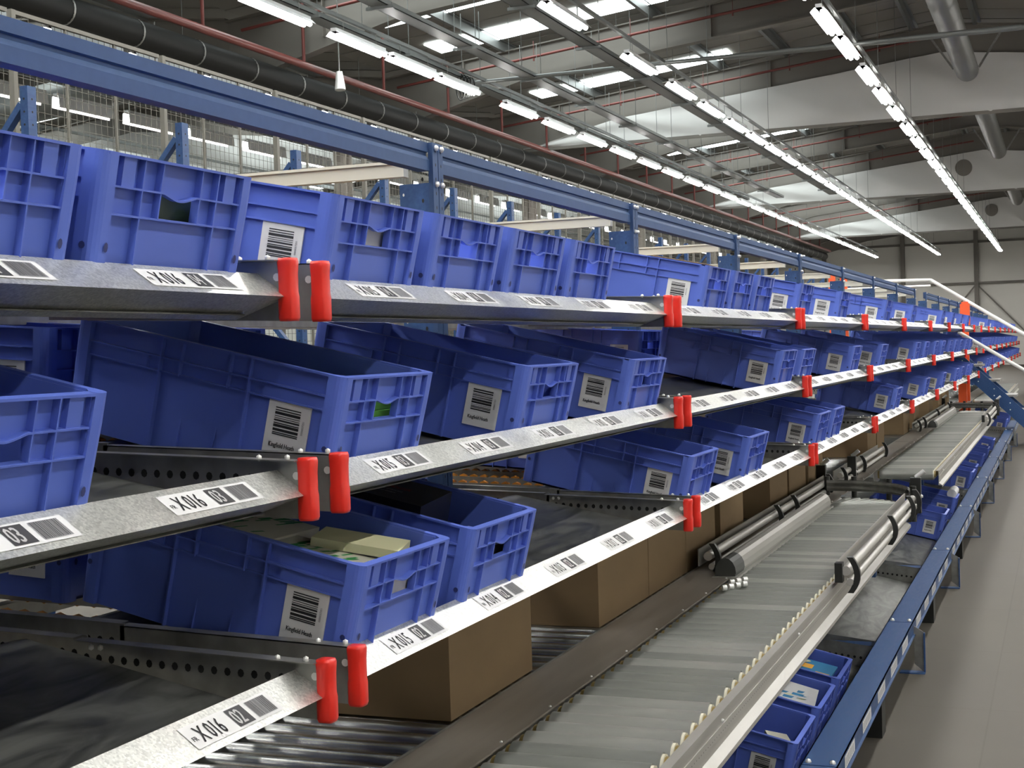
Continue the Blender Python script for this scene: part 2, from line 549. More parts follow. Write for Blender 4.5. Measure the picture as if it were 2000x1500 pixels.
rows = [
 ('R', -2.93, [16.9, 19.22, 21.15, 23.63, 25.78, 27.95, 30.3, 32.45, 34.6, 36.8], 2.2, 78.5, 'right-hand light row'),
 ('M', -6.02, [17.15, 20.76, 23.37, 25.6, 27.78, 29.85, 31.9, 34.0, 36.15], 2.15, 77.5, 'middle light row'),
 ('L', -9.17, [15.17, 17.4, 19.2, 20.97, 23.8, 26.0, 28.15, 30.4], 2.2, 76.9, 'left-hand light row'),
 ('V', -12.28, [16.56 - 1.2, 18.39 - 1.2, 20.29 - 1.2, 22.12 - 1.2], 1.95, 74, 'light row beside the dark duct'),
 ('W', -15.4, [17.6, 19.4, 21.3, 23.2], 2.05, 72, 'first light row of the left span'),
 ('U', -18.5, [17.0], 2.6, 70, 'second light row of the left span'),
 ('Q', 0.2, [0.0], 2.2, 40, 'unseen light row straight above the aisle'),  # unseen row, added for aisle-side light on rails and crates
 ('S', 3.3, [0.0], 2.2, 40, 'unseen light row right of the aisle'),  # unseen row, added to light the crate fronts from the right
]
for code, X, ys, pitch, end, txt in rows:
    ys = list(ys)
    if code in 'RMLVQS':      # the row goes on towards and behind the camera
        y = ys[0] - 2.3
        pre = []
        while y > -8:
            pre.append(y)
            y -= 2.3
        ys = list(reversed(pre)) + ys
    while ys[-1] + pitch < end:
        ys.append(ys[-1] + pitch)
    vis = 0
    vis0 = {'R': 16.0, 'M': 17.0, 'L': 15.0, 'V': 15.0, 'W': 17.0, 'U': 16.0}.get(code, 3.0)
    for y in ys:
        hk = code in 'VWU'
        o = copy_tree(protos[hk]) if hk in used else protos[hk]
        used.add(hk)
        o.location = (X, y, ZL)
        if y < vis0:
            tag(o, 'white batten light overhead or behind the camera, ' + txt, 'ceiling light', 'overhead battens of the ' + txt)
            continue
        vis += 1
        tag(o, '%s white batten light away from the camera, %s' % (ORD[vis], txt), 'ceiling light', 'fluorescent battens in the ' + txt)
    mb = MB()
    mb.bar((X, ys[0] - 1, ZL + 0.24), (X, min(ys[-1] + 2, 79), ZL + 0.24), 0.05, 0.05)
    y = ys[0]
    while y < ys[-1]:
        mb.cyl((X, y, ZL + 0.24), (X, y, roof_z(X) - 0.2), 0.005, 5)
        y += 2.9
    tag(obj('lighting_trunking', mb.mesh('lighting_trunking', ['purlin'])), 'grey galvanised trunking carrying the ' + txt, 'trunking', 'trunking above the light rows')

# ---------------------------------------------------------------- cable trays, pipes, ducts
def tray(x, z, y0, y1, txt):
    mb = MB()
    mb.box(x - 0.12, x + 0.12, y0, y1, z, z + 0.01)
    mb.box(x - 0.12, x - 0.11, y0, y1, z, z + 0.07)
    mb.box(x + 0.11, x + 0.12, y0, y1, z, z + 0.07)
    r = empty('cable_tray')
    obj('tray_channel', mb.mesh('tray_channel', ['purlin']), r)
    hb = MB()
    hb.box(x - 0.2, x + 0.2, 0, 0.04, z - 0.04, z)
    hb.cyl((x - 0.17, 0.02, z), (x - 0.17, 0.02, roof_z(x) - 0.25), 0.006, 5)
    hb.cyl((x + 0.17, 0.02, z), (x + 0.17, 0.02, roof_z(x) - 0.25), 0.006, 5)
    hm = hb.mesh('tray_hanger', ['purlin'])
    y = y0 + 0.5
    while y < y1:
        obj('hanger', hm, r, (0, y, 0))
        y += 2.9
    tag(r, txt, 'cable tray')
tray(-6.7, E + 4.61, 6, 46, 'galvanised cable tray on trapeze brackets beside the middle light row')
tray(-8.37, E + 4.61, 8, 46, 'galvanised rail with a reddish underside running between the light rows')
tray(-9.48, E + 4.61, 8, 46, 'narrow cable ladder hung just left of the left-hand light row')
mb = MB()
mb.cyl((-9.9, 22.9, E + 4.62), (-0.5, 22.9, E + 4.62), 0.035, 8)
tag(obj('conduit', mb.mesh('conduit', ['purlin'])), 'straight grey conduit crossing the hall under the rafters', 'conduit')
mb = MB()
mb.cyl((-5.5, 25.1, E + 5.05), (4.5, 25.1, E + 5.05), 0.05, 8)
tag(obj('conduit', mb.mesh('conduit', ['purlin'])), 'thicker pale pipe crossing the right half of the roof below the rafters', 'conduit')
for i, fy in enumerate([f for f in FR if f > 8]):
    y = fy - 0.42
    mb = MB()
    for (xa, xb) in ((XV + 0.5, -2.6),):
        mb.cyl((xa, y, roof_z(xa) - 0.5), (xb, y, roof_z(xb) - 0.5), 0.028, 8)
        for k in range(5):
            xx = xa + (xb - xa) * (k + 0.5) / 5
            mb.cyl((xx, y, roof_z(xx) - 0.5), (xx, y, roof_z(xx) - 0.2), 0.006, 5)
            mb.cyl((xx, y, roof_z(xx) - 0.58), (xx, y, roof_z(xx) - 0.5), 0.018, 6)
    tag(obj('sprinkler_pipe', mb.mesh('sprinkler_pipe', ['pipe_red'])), '%s dark red sprinkler pipe from the camera, under the main roof' % ORD[i + 1], 'sprinkler pipe', 'dark red sprinkler branch pipes')
# valley services
def series(parent, name, mesh, pts):
    for p in pts:
        obj(name, mesh, parent, p)
def steps(a, b, d):
    out = []
    while a < b:
        out.append(a)
        a += d
    return out
r = empty('sprinkler_main')
PX = -11.3
obj('pipe', MB().cyl((PX, 2, E + 4.68), (PX, 76, E + 4.68), 0.06, 12).mesh('pipe', ['pipe_red']), r)
dm = MB().cyl((0, 0, E + 4.68), (0, 0, roof_z(PX) - 0.15), 0.028, 8).mesh('drop_pipe', ['pipe_red'])
series(r, 'drop_pipe', dm, [(PX, y, 0) for y in steps(3.0, 75, 2.9)])
tag(r, 'long dark red main pipe above the black duct with short droppers', 'pipe')
r = empty('insulated_duct')
obj('duct_body', MB().cyl((PX - 0.3, 2, E + 4.42), (PX - 0.3, 76, E + 4.42), 0.19, 20).mesh('duct_body', ['pipe_black']), r)
sm = MB().ring((0, 0, 0), (0, 0.03, 0), 0.197, 0.19).mesh('duct_strap', ['galv_dark'])
series(r, 'strap', sm, [(PX - 0.3, y, E + 4.42) for y in steps(3.2, 75, 1.45)])
tag(r, 'long black insulated duct running above the blue top beam', 'duct')
r = empty('service_pipe')
obj('pipe_body', MB().cyl((PX - 0.5, 2, E + 4.0), (PX - 0.5, 76, E + 4.0), 0.07, 10).mesh('service_pipe', ['galv_dark']), r)
series(r, 'hanger', MB().cyl((0, 0, 0), (0, 0, 0.7), 0.01, 6).mesh('pipe_hanger', ['galv_dark']), [(PX - 0.5, y, E + 4.05) for y in steps(4, 75, 4.35)])
tag(r, 'thin brown pipe below the black insulated duct', 'pipe')
for i, (ya, yb, x) in enumerate(((18.0, 31.2, -1.75), (35.0, 45.3, -1.7), (50.5, 62.0, -1.65))):
    r = empty('ridge_duct')
    mb = MB()
    mb.cyl((x, ya, E + 5.5), (x, yb, E + 5.5), 0.23, 20)
    obj('duct_body', mb.mesh('ridge_duct', ['duct']), r)
    rm = MB().ring((0, 0, 0), (0, 0.05, 0), 0.245, 0.23).mesh('seam_ring', ['duct'])
    y = ya + 0.3
    while y < yb:
        obj('seam_ring', rm, r, (x, y, E + 5.5))
        y += 1.2
    for y in (ya + 0.4, yb - 0.3):
        for s_ in (-1, 1):
            obj('bracket', MB().bar((x + s_ * 0.25, y, E + 5.5), (x + s_ * 0.7, y, E + 6.2), 0.04, 0.04, 0, (0, 1, 0)).mesh('ridge_bracket', ['galv_dark']), r)
    tag(r, '%s of three round grey ducts hung under the ridge' % ('nearest', 'middle', 'farthest')[i], 'duct', 'round ducts under the ridge')
r = empty('spiral_duct')
mb = MB()
mb.cyl((-24, 25.5, E + 5.35), (-15.2, 22.2, E + 5.2), 0.35, 20)
mb.cyl((-15.2, 22.2, E + 5.2), (-14.6, 22.0, E + 5.0), 0.35, 20, r2=0.3)
obj('duct_body', mb.mesh('spiral_duct', ['duct']), r)
tag(r, 'wide silver spiral duct crossing the left span behind the mesh', 'duct')
# roof vents
for i, (x, y) in enumerate(((-3.9, 24.0), (-3.6, 35.8))):
    mb = MB()
    z = roof_z(x) - 0.05
    mb.box(x - 0.9, x + 0.6, y - 0.7, y + 0.7, z - 0.1, z - 0.03, 0)
    for k in range(8):
        mb.box(x - 0.8, x + 0.5, y - 0.6 + k * 0.16, y - 0.56 + k * 0.16, z - 0.14, z - 0.1, 1)
    tag(obj('roof_vent', mb.mesh('roof_vent', ['hole', 'rafter'])), ('nearer' if i == 0 else 'farther') + ' dark louvred vent in the roof near the ridge', 'vent')
# high bay reflector and hanging cluster on the left row
r = empty('spotlight')
mb = MB()
mb.cyl((0, 0, 0.16), (0.02, -0.02, -0.12), 0.05, 14, r2=0.085)
obj('reflector', mb.mesh('reflector', ['bolt']), r)
obj('bracket', MB().cyl((0, 0, 0.15), (0, 0, 1.95), 0.01, 6).mesh('spot_bracket', ['galv_dark']), r)
r.location = (-10.2, 19.5, E + 4.15)
tag(r, 'small silver spotlight hanging below the left light row', 'spotlight')
r = empty('cable_coil')
mb = MB()
for k in range(4):
    n = 20
    pts = []
    for i in range(n + 1):
        t = 2 * math.pi * i / n
        pts.append((0.05 * k - 0.08 + 0.08 * math.cos(t), 0.02 * k, -0.05 + (0.22 - 0.02 * k) * math.sin(t)))
    for i in range(n):
        mb.cyl(pts[i], pts[i + 1], 0.012, 5, caps=False)
obj('cable_loop', mb.mesh('cable_loop', ['black']), r)
r.location = (-9.3, 22.3, ZL + 0.1)
tag(r, 'looped dark cables tied at the conduit crossing on the left light row', 'cable')

# ================================================================ the pick rack
# ---- crates
def make_crate_mesh():
    mb = MB()
    L, Wd, H = 0.6, 0.4, 0.22
    hw = Wd / 2
    t = 0.014
    # floor
    mb.box(-L + t, -t, -hw + t, hw - t, 0.0, 0.006)
    # long walls (recessed)
    for s in (-1, 1):
        y0, y1 = s * (hw - t), s * (hw - t - 0.004)
        mb.box(-L + 0.02, -0.02, y0, y1, 0, H - 0.004)
        ya, yb = s * (hw - t), s * (hw - 0.003)
        mb.box(-0.575, -0.025, ya, yb, 0.177, 0.180)       # long ribs
        mb.box(-0.575, -0.025, ya, s * (hw - 0.006), 0.150, 0.153)
        for x in (-0.20, -0.40):
            mb.box(x - 0.0015, x + 0.0015, ya, yb, 0.0, 0.150)
        for x in (-0.20, -0.245, -0.355, -0.40):
            mb.box(x - 0.0015, x + 0.0015, ya, yb, 0.150, H - 0.004)
        for x in (-0.26, -0.34):
            mb.xprism([(ya, 0), (s * (hw - 0.006), 0), (ya, 0.07)], x - 0.0012, x + 0.0012)
        mb.box(-0.17, -0.03, ya, s * (hw - 0.009), 0.153, 0.177)  # raised panel at each end
        mb.box(-0.57, -0.43, ya, s * (hw - 0.009), 0.153, 0.177)
    # short walls with hand hole
    for e in (0, 1):
        def X(x): return x if e == 0 else -L - x
        xi0, xi1 = X(-t), X(-t - 0.004)
        def wallquad(y0, y1, z0, z1):
            mb.box(xi0, xi1, y0, y1, z0, z1)
        hy, hz0, hz1 = 0.052, 0.133, 0.172
        wallquad(-hw + t, hw - t, 0, hz0)
        wallquad(-hw + t, -hy, hz0, H - 0.004)
        wallquad(hy, hw - t, hz0, H - 0.004)
        # wavy lintel
        n = 12
        prev = None
        for i in range(n + 1):
            y = -hy + 2 * hy * i / n
            z = 0.172 - 0.009 * (0.5 + 0.5 * math.cos(math.pi * y / hy * 1.0)) if abs(y) < hy * 0.8 else 0.172
            if prev:
                mb.xprism([(prev[0], prev[1]), (y, z), (y, H - 0.004), (prev[0], H - 0.004)], *(sorted((xi0, xi1))))
                mb.xprism([(prev[0], prev[1] - 0.0015), (y, z - 0.0015), (y, z + 0.0015), (prev[0], prev[1] + 0.0015)], *(sorted((xi0, X(-0.002)))))
            prev = (y, z)
        xo = X(-0.002)
        for (a, b) in ((-0.165, -hy), (hy, 0.165)):
            mb.box(xi0, xo, a, b, 0.1705, 0.1735)
        mb.box(xi0, xo, -0.165, 0.165, 0.130, 0.133)
        for y in (-0.098, -hy, hy, 0.098):
            mb.box(xi0, xo, y - 0.0014, y + 0.0014, 0.130, H - 0.004)
        for s in (-1, 1):
            mb.box(xi0, X(-0.004), s * 0.118, s * 0.148, 0.1735, H - 0.004)     # raised pad beside the rim
            mb.box(xi0, xo, s * 0.098 - 0.0014, s * 0.098 + 0.0014, 0, 0.130)
            mb.box(xi0, X(-0.006), s * 0.165, s * (0.165 + 0.0015), 0, H - 0.004)
            mb.prism([(xi0, 0), (X(-0.005), 0), (xi0, 0.055)], s * 0.035 - 0.0012, s * 0.035 + 0.0012)
            mb.box(xi0, X(-0.008), s * 0.098 - 0.004, s * 0.098 + 0.004, 0.02, 0.032)
    # corner posts, rounded, open to the recess
    rc = 0.016
    for ex in (0, 1):
        for sy in (-1, 1):
            prof = [(-0.034, 0.0)]
            for k in range(5):
                a = math.pi / 2 * k / 4
                prof.append((-rc + rc * math.sin(a), -(rc - rc * math.cos(a))))
            prof.append((0.0, -0.034))
            # prof is (x, inward offset)
            inner = [(-0.005, -0.034), (-0.034 + 0.0, -0.005)]
            pts = prof + [(-0.018, -0.034), (-0.034, -0.018)]
            vs = []
            for z, dr in ((0.0, 0.006), (0.175, 0.0), (H - 0.004, 0.0)):
                for (x, off) in pts:
                    xx = x - dr * 0.6
                    yy = hw + off - dr * 0.6
                    vs.append((xx if ex == 0 else -L - xx, sy * yy, z))
            n = len(pts)
            fs = []
            for lv in range(2):
                for i in range(n):
                    fs.append((lv * n + i, lv * n + (i + 1) % n, (lv + 1) * n + (i + 1) % n, (lv + 1) * n + i))
            mb.add(vs, fs, 0)
            # drain hole near the foot of the post
            px = -0.0005 if ex == 0 else -L + 0.0005
            mb.disc((px + (0.001 if ex == 0 else -0.001), sy * 0.170, 0.083), (1 if ex == 0 else -1, 0, 0), 0.005, 8, 1, ry=0.0075)
            mb.disc(((-0.018 if ex == 0 else -L + 0.018), sy * (hw + 0.0006), 0.083), (0, sy, 0), 0.0055, 8, 1)
    # top rim
    z0, z1, wr = H - 0.004, H, 0.016
    mb.box(-0.585, -0.015, hw - wr, hw, z0, z1)
    mb.box(-0.585, -0.015, -hw, -hw + wr, z0, z1)
    mb.box(-wr, 0, -hw + 0.012, hw - 0.012, z0, z1)
    mb.box(-L, -L + wr, -hw + 0.012, hw - 0.012, z0, z1)
    for ex in (0, 1):
        for sy in (-1, 1):
            pts = [(-0.03, 0.0)]
            for k in range(5):
                a = math.pi / 2 * k / 4
                pts.append((-rc + rc * math.sin(a), -(rc - rc * math.cos(a))))
            pts += [(0.0, -0.03), (-wr, -0.03), (-0.03, -wr)]
            vs = []
            for z in (z0, z1 + 0.0002):
                for (x, off) in pts:
                    vs.append((x if ex == 0 else -L - x, sy * (hw + off), z))
            n = len(pts)
            mb.add(vs, [tuple(range(n)), tuple(range(n, 2 * n))] + [(i, (i + 1) % n, n + (i + 1) % n, n + i) for i in range(n)], 0)
    return mb.mesh('storage_crate', ['crate', 'crate_hole'])
CRATE = make_crate_mesh()
def make_label_mesh(kind):
    mb = MB()
    y = -0.1905
    x0, x1, z0, z1 = -0.152, -0.062, 0.045, 0.150
    mb.box(x0, x1, y, y + 0.003, z0, z1, 0)
    rnd = random.Random(kind + 3)
    z = z1 - 0.012
    yo = y - 0.0006
    while z > z0 + 0.043:
        h = rnd.choice((0.0012, 0.002, 0.0032, 0.005))
        mb.box(x0 + 0.016, x1 - 0.020, yo, y, z - h, z, 1)
        z -= h + rnd.choice((0.0012, 0.002, 0.0026))
    txt = 'Kingfield Heath' if kind != 1 else 'KINGFIELD HEATH'
    put_text(mb, txt, 0.0125, 0.72, (x0 + 0.012, yo - 0.0002, z0 + 0.018), (1, 0, 0), (0, 0, 1), 1, 0.0003)
    put_text(mb, '00000%d7251' % (3 + kind), 0.006, 0.9, (x1 - 0.010, yo - 0.0002, z0 + 0.05), (0, 0, 1), (-1, 0, 0), 1)
    return mb.mesh('barcode_label', ['paper', 'ink'])
LABELM = [make_label_mesh(k) for k in range(3)]
TILT = {4: 0.205, 3: 0.225, 2: 0.225, 1: 0.225}
TOPC = {4: (-1.248, E + 0.298), 3: (-1.222, E - 0.042), 2: (-1.186, E - 0.384), 1: (-0.885, E - 1.395)}
crates_n = [0]
def crate(level, y, label, group, back=0, has_label=True, dx=0.0):
    """y = left (near) edge of the crate; back = how many crate lengths up the lane"""
    a = TILT[level]
    x, z = TOPC[level]
    H = 0.22
    ox, oz = x - H * math.sin(a), z - H * math.cos(a)
    if back:
        ox -= 0.66 * back
        oz += 0.66 * back * 0.10 + 0.045
        a = 0.07
    o = obj('storage_crate', CRATE)
    o.location = (ox + dx, y + 0.2, oz)
    o.rotation_euler = (0, a, 0)
    if has_label:
        obj('barcode_label', LABELM[random.choice((0, 0, 1, 2))], o)
    tag(o, label, 'crate', group)
    crates_n[0] += 1
    return o

TIER = {4: 'top', 3: 'middle', 2: 'lower', 1: 'floor-level'}
def bay_start(k): return 2.36 + P * k
placed = {}
def crate_at(level, k, j, label=None, off=0.0, **kw):
    y = bay_start(k) + LANE * j + off
    if label is None:
        label = 'blue crate, %s tier, %s bay from the camera, %s lane of that bay' % (TIER[level], ORD[k + 2], ORD[j + 1])
    placed[(level, k, j)] = crate(level, y, label, 'blue crates along the %s tier' % TIER[level], **kw)
    return placed[(level, k, j)]
L4 = {-1: [1, 2, 3, 4], 0: [0, 1, 2, 3], 1: [1, 2, 3], 2: [0, 3], 3: [3], 4: [2], 5: [4], 6: [2], 7: [0, 3]}
L3 = {-1: [3], 0: [0, 2, 4], 1: [4], 2: [0, 4], 3: [2], 4: [2, 4], 5: [1, 3], 6: [0, 2, 4], 7: [1, 3]}
L2 = {0: [0, 1], 1: [0, 2], 2: [0, 1], 3: [3], 4: [3], 5: [2], 6: [1, 3], 7: [0, 2]}
special = {
 (4, -1, 4): 'blue crate on the top tier with a dark green block showing in its hand hole',
 (4, -1, 3): 'blue crate cut by the left picture edge on the top tier',
 (4, 0, 0): 'blue crate on the top tier with a white bag showing in its hand hole',
 (4, 0, 3): 'blue crate on the top tier with a small white item low in its hand hole',
 (3, -1, 3): 'large blue crate cut by the left edge, nearest one on the middle tier',
 (3, 0, 0): 'blue crate on the middle tier with bright green paper showing in its hand hole',
 (3, 0, 2): 'empty blue crate on the middle tier, right of the one with green paper',
 (3, 0, 4): 'blue crate on the middle tier beside the second pair of red caps',
 (2, 0, 0): 'blue crate on the lower tier holding green and white paper packs',
 (2, 0, 1): 'blue crate on the lower tier holding black disc holder boxes',
}
offs = {(4, -1, 4): -0.02, (4, 1, 1): 0.02, (4, 1, 2): 0.03, (4, 1, 3): 0.04, (4, 2, 0): 0.05, (4, 2, 3): 0.1, (3, 0, 0): -0.04, (3, 2, 4): -0.06,
        (2, 0, 0): -0.06, (2, 1, 0): -0.10, (2, 1, 2): -0.05, (2, 2, 0): 0.13, (2, 2, 1): 0.2, (3, 2, 0): -0.1, (3, 3, 2): -0.15}
for lv, tab in ((4, L4), (3, L3), (2, L2)):
    for k, js in tab.items():
        for j in js:
            crate_at(lv, k, j, special.get((lv, k, j)), offs.get((lv, k, j), 0.0))
# second rack run beyond the stair
rr = random.Random(5)
RUN2 = 24.1
for lv in (4, 3, 2):
    for k in range(0, 8):
        for j in range(5):
            if rr.random() < (0.62 if lv == 4 else 0.5):
                y = RUN2 + 0.17 + P * k + LANE * j
                crate(lv, y, 'tiny blue crate, %s tier, %s bay past the stair, %s lane' % (TIER[lv], ORD[k + 1], ORD[j + 1]),
                      'far blue crates of the second run, %s tier' % TIER[lv])
# waiting crates further up the lanes
for lv, k, j in ((3, -1, 4), (3, -1, 3), (3, 0, 0), (3, 0, 1), (3, 1, 4), (2, 0, 0), (2, -1, 4), (2, -1, 3), (2, 0, 3), (3, 2, 0), (2, 1, 1), (2, 1, 3), (3, 3, 1), (4, 0, 0), (4, -1, 3), (4, 1, 3)):
    crate(lv, bay_start(k) + LANE * j, 'shaded blue crate waiting behind, %s tier, %s bay, %s lane' % (TIER[lv], ORD[k + 2], ORD[j + 1]),
          'blue crates waiting further up the lanes', back=1)
# floor-level crates
for i, (y, txt) in enumerate(((4.93, 'nearest floor-level blue crate, holding a black tube and a white carton'),
                  (5.43, 'floor-level blue crate holding the big white poster-like envelope'),
                  (5.93, 'floor-level blue crate with a blue folder and cream card'),
                  (11.66, 'low blue crate beside the curved guide end of the near conveyor'),
                  (12.85, 'low blue crate carrying a rolled white sleeve'),
                  (15.34, 'low blue crate under the middle of the second roller conveyor, with a paler edge'),
                  (15.95, 'low blue crate just behind the one with the pale edge'),
                  (17.4, 'low blue crate beyond the third pair of crates beside the blue floor beam'),
                  (18.55, 'low blue crate near the far end of the second roller conveyor'),
                  (20.1, 'farthest low blue crate before the orange posts'),
                  (24.9, 'low blue crate just beyond the orange posts'),
                  (26.4, 'tiny low blue crate in the distance beyond the stair'))):
    crate(1, y, txt, 'blue crates on the floor-level lanes')

# ---- shelf bays
FOLD = {4: (-1.225, E + 0.102), 3: (-1.200, E - 0.235), 2: (-1.177, E - 0.577)}
def rail_label(level, num, full=True):
    """built in the plane of the slanted face: origin at left, u = +Y, v = up the slope"""
    fx, fz = FOLD[level]
    mb = MB()
    top = Vector((-0.060, 0, 0.042)).normalized()
    u = Vector((0, 1, 0))
    nrm = top.cross(u) * -1
    nrm = u.cross(top)
    if nrm.x < 0: nrm = -nrm
    def quad(a0, a1, b0, b1, m, lift):
        o = nrm * lift
        mb.add([u * a0 + top * b0 + o, u * a1 + top * b0 + o, u * a1 + top * b1 + o, u * a0 + top * b1 + o], [(0, 1, 2, 3)], m)
    H = 0.046
    b0 = 0.013
    quad(0.0, 0.245, b0, b0 + H, 0, 0.0010)
    o = nrm * 0.0016
    up = -top if False else top
    if full:
        put_text(mb, 'FR', 0.013, 0.9, tuple(u * 0.006 + top * (b0 + 0.014) + o), u, top, 1, 0.0002)
        put_text(mb, 'X', 0.046, 0.62, tuple(u * 0.024 + top * (b0 + 0.007) + o), u, top, 1, 0.0006)
        put_text(mb, '%03d' % num, 0.046, 0.60, tuple(u * 0.050 + top * (b0 + 0.007) + o), u, top, 1, 0.0006)
        # inverted level number in a black box
        quad(0.118, 0.163, b0 + 0.004, b0 + H - 0.004, 1, 0.0016)
        put_text(mb, '0%d' % level, 0.043, 0.62, tuple(u * 0.1215 + top * (b0 + 0.008) + nrm * 0.0022), u, top, 0, 0.0007)
        quad(0.175, 0.232, b0 + 0.005, b0 + H - 0.005, 2, 0.0016)
        a = 0.177
        rnd = random.Random(num)
        while a < 0.229:
            wv = rnd.choice((0.0006, 0.001, 0.0015))
            quad(a, a + wv, b0 + 0.006, b0 + H - 0.006, 1, 0.0022)
            a += wv + rnd.choice((0.0012, 0.0018, 0.0024))
    else:
        quad(0.03, 0.11, b0 + 0.012, b0 + 0.034, 2, 0.0016)
        quad(0.118, 0.163, b0 + 0.006, b0 + H - 0.006, 1, 0.0016)
        quad(0.175, 0.232, b0 + 0.006, b0 + H - 0.006, 2, 0.0016)
    me = mb.mesh('location_label', ['paper', 'ink', 'barcode'])
    return me
FARLAB = {}
def rail_mesh(level, L):
    mb = MB()
    mb.sheet([(-0.052, 0.030), (-0.060, 0.042), (0.0, 0.0), (-0.105, -0.036), (-0.110, -0.028)], -0.0015, 0, L)
    return mb.mesh('front_rail', ['galv'])
RAIL = rail_mesh(3, P - 0.136)
def cap_mesh():
    """red plastic end cap sleeve: slightly waisted upright piece"""
    mb = MB()
    rings = [(-0.0535, 0.027, 0.028), (-0.048, 0.032, 0.031), (-0.012, 0.032, 0.031), (-0.004, 0.031, 0.028), (0.028, 0.031, 0.028), (0.038, 0.031, 0.030), (0.048, 0.032, 0.031), (0.0535, 0.028, 0.028)]
    n = 12
    vs = []
    for z, wy, wx in rings:
        for i in range(n):
            t = 2 * math.pi * i / n
            c, s_ = math.cos(t), math.sin(t)
            # superellipse
            px = math.copysign(abs(c) ** 0.5, c) * wx / 2
            py = math.copysign(abs(s_) ** 0.5, s_) * wy / 2
            vs.append((px, py, z))
    fs = []
    for j in range(len(rings) - 1):
        for i in range(n):
            fs.append((j * n + i, j * n + (i + 1) % n, (j + 1) * n + (i + 1) % n, (j + 1) * n + i))
    fs.append(tuple(reversed(range(n))))
    fs.append(tuple(range((len(rings) - 1) * n, len(rings) * n)))
    mb.add(vs, fs, 0, True)
    return mb.mesh('end_cap', ['red'])
CAP = cap_mesh()
def side_mesh(sgn):
    """side channel of the lane bed with a row of punched holes; x runs back from the front"""
    mb = MB()
    L1_, z0, z1 = 0.50, -0.052, 0.050
    def seg(x0, x1, dz0, dz1, zl, zh):
        mb.add([(x0, 0, zl + dz0), (x1, 0, zl + dz1), (x1, 0, zh + dz1), (x0, 0, zh + dz0)] + [(x0, sgn * 0.003, zl + dz0), (x1, sgn * 0.003, zl + dz1), (x1, sgn * 0.003, zh + dz1), (x0, sgn * 0.003, zh + dz0)],
               [(0, 1, 2, 3), (7, 6, 5, 4), (3, 2, 6, 7), (0, 4, 5, 1), (0, 3, 7, 4), (1, 5, 6, 2)], 0)
    seg(-0.01, -0.50, 0, 0.018, z0, z1)
    seg(-0.49, -3.0, 0.022, 0.022 + 0.095 * 0.9, -0.02, z1)
    # turned-in top flange
    mb.add([(-0.01, 0, z1), (-0.50, 0, z1 + 0.018), (-0.50, sgn * 0.03, z1 + 0.018), (-0.01, sgn * 0.03, z1)] +
           [(-0.01, 0, z1 - 0.002), (-0.50, 0, z1 + 0.016), (-0.50, sgn * 0.03, z1 + 0.016), (-0.01, sgn * 0.03, z1 - 0.002)],
           [(0, 1, 2, 3), (7, 6, 5, 4), (0, 4, 5, 1), (1, 5, 6, 2), (2, 6, 7, 3), (3, 7, 4, 0)], 0)
    mb.add([(-0.50, 0, z1 + 0.022), (-3.0, 0, z1 + 0.107), (-3.0, sgn * 0.03, z1 + 0.107), (-0.50, sgn * 0.03, z1 + 0.022)], [(0, 1, 2, 3)], 0)
    for s_ in (-1, 1):
        i = 0
        x = -0.06
        while x > -2.9:
            zz = 0.014 + 0.018 * (-x / 0.5) if x > -0.5 else 0.012 + 0.026 + 0.034 * (-x - 0.5)
            mb.disc((x, (0.0035 if s_ > 0 else -0.0005) if sgn > 0 else (0.0005 if s_ > 0 else -0.0035), zz), (0, s_, 0), 0.0065, 8, 1, ry=0.0075)
            x -= 0.027
            i += 1
    for x in (-0.03, -0.085, -0.45, -0.47):
        mb.ball((x, sgn * 0.018, z1 + 0.004), 0.006, 2, 6)
    mb.disc((-0.022, -0.0008 if sgn > 0 else -0.0040, 0.022), (0, -1, 0), 0.007, 10, 2)
    # front return plate
    mb.box(-0.012, -0.009, 0, sgn * 0.014, z0, z1, 0)
    return mb.mesh('side_channel', ['galv_dark', 'hole', 'bolt'])
SIDE = {1: side_mesh(1), -1: side_mesh(-1)}
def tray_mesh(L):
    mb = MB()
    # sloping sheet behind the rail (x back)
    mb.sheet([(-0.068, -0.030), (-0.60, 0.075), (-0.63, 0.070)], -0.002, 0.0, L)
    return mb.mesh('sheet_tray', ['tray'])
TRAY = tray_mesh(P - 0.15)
def bed_mesh(L):
    """roller track rails of the lanes behind the tray"""
    mb = MB()
    for j in range(5):
        for q in (0.06, 0.30):
            y = 0.05 + LANE * j + q
            mb.add([(-0.62, y, 0.03), (-3.0, y, 0.11), (-3.0, y + 0.03, 0.11), (-0.62, y + 0.03, 0.03), (-0.62, y, 0.055), (-3.0, y, 0.135), (-3.0, y + 0.002, 0.135), (-0.62, y + 0.002, 0.055)],
                   [(0, 1, 2, 3), (0, 4, 5, 1), (4, 7, 6, 5)], 0)
    for x in (-1.1, -2.0, -2.9):
        mb.box(x, x + 0.04, 0, L, 0.02 + 0.034 * (-x - 0.6) - 0.045, 0.02 + 0.034 * (-x - 0.6), 0)
    return mb.mesh('track_rail', ['galv_dark'])
BED = bed_mesh(P - 0.15)
def wheels_mesh():
    mb = MB()
    for j in range(5):
        for q in (0.06, 0.30):
            y = 0.05 + LANE * j + q
            x = -0.66
            while x > -2.3:
                z = 0.045 + 0.034 * (-x - 0.62)
                mb.cyl((x, y + 0.006, z), (x, y + 0.024, z), 0.019, 8)
                x -= 0.045
    return mb.mesh('track_wheels', ['wheel'])
WHEELS = wheels_mesh()
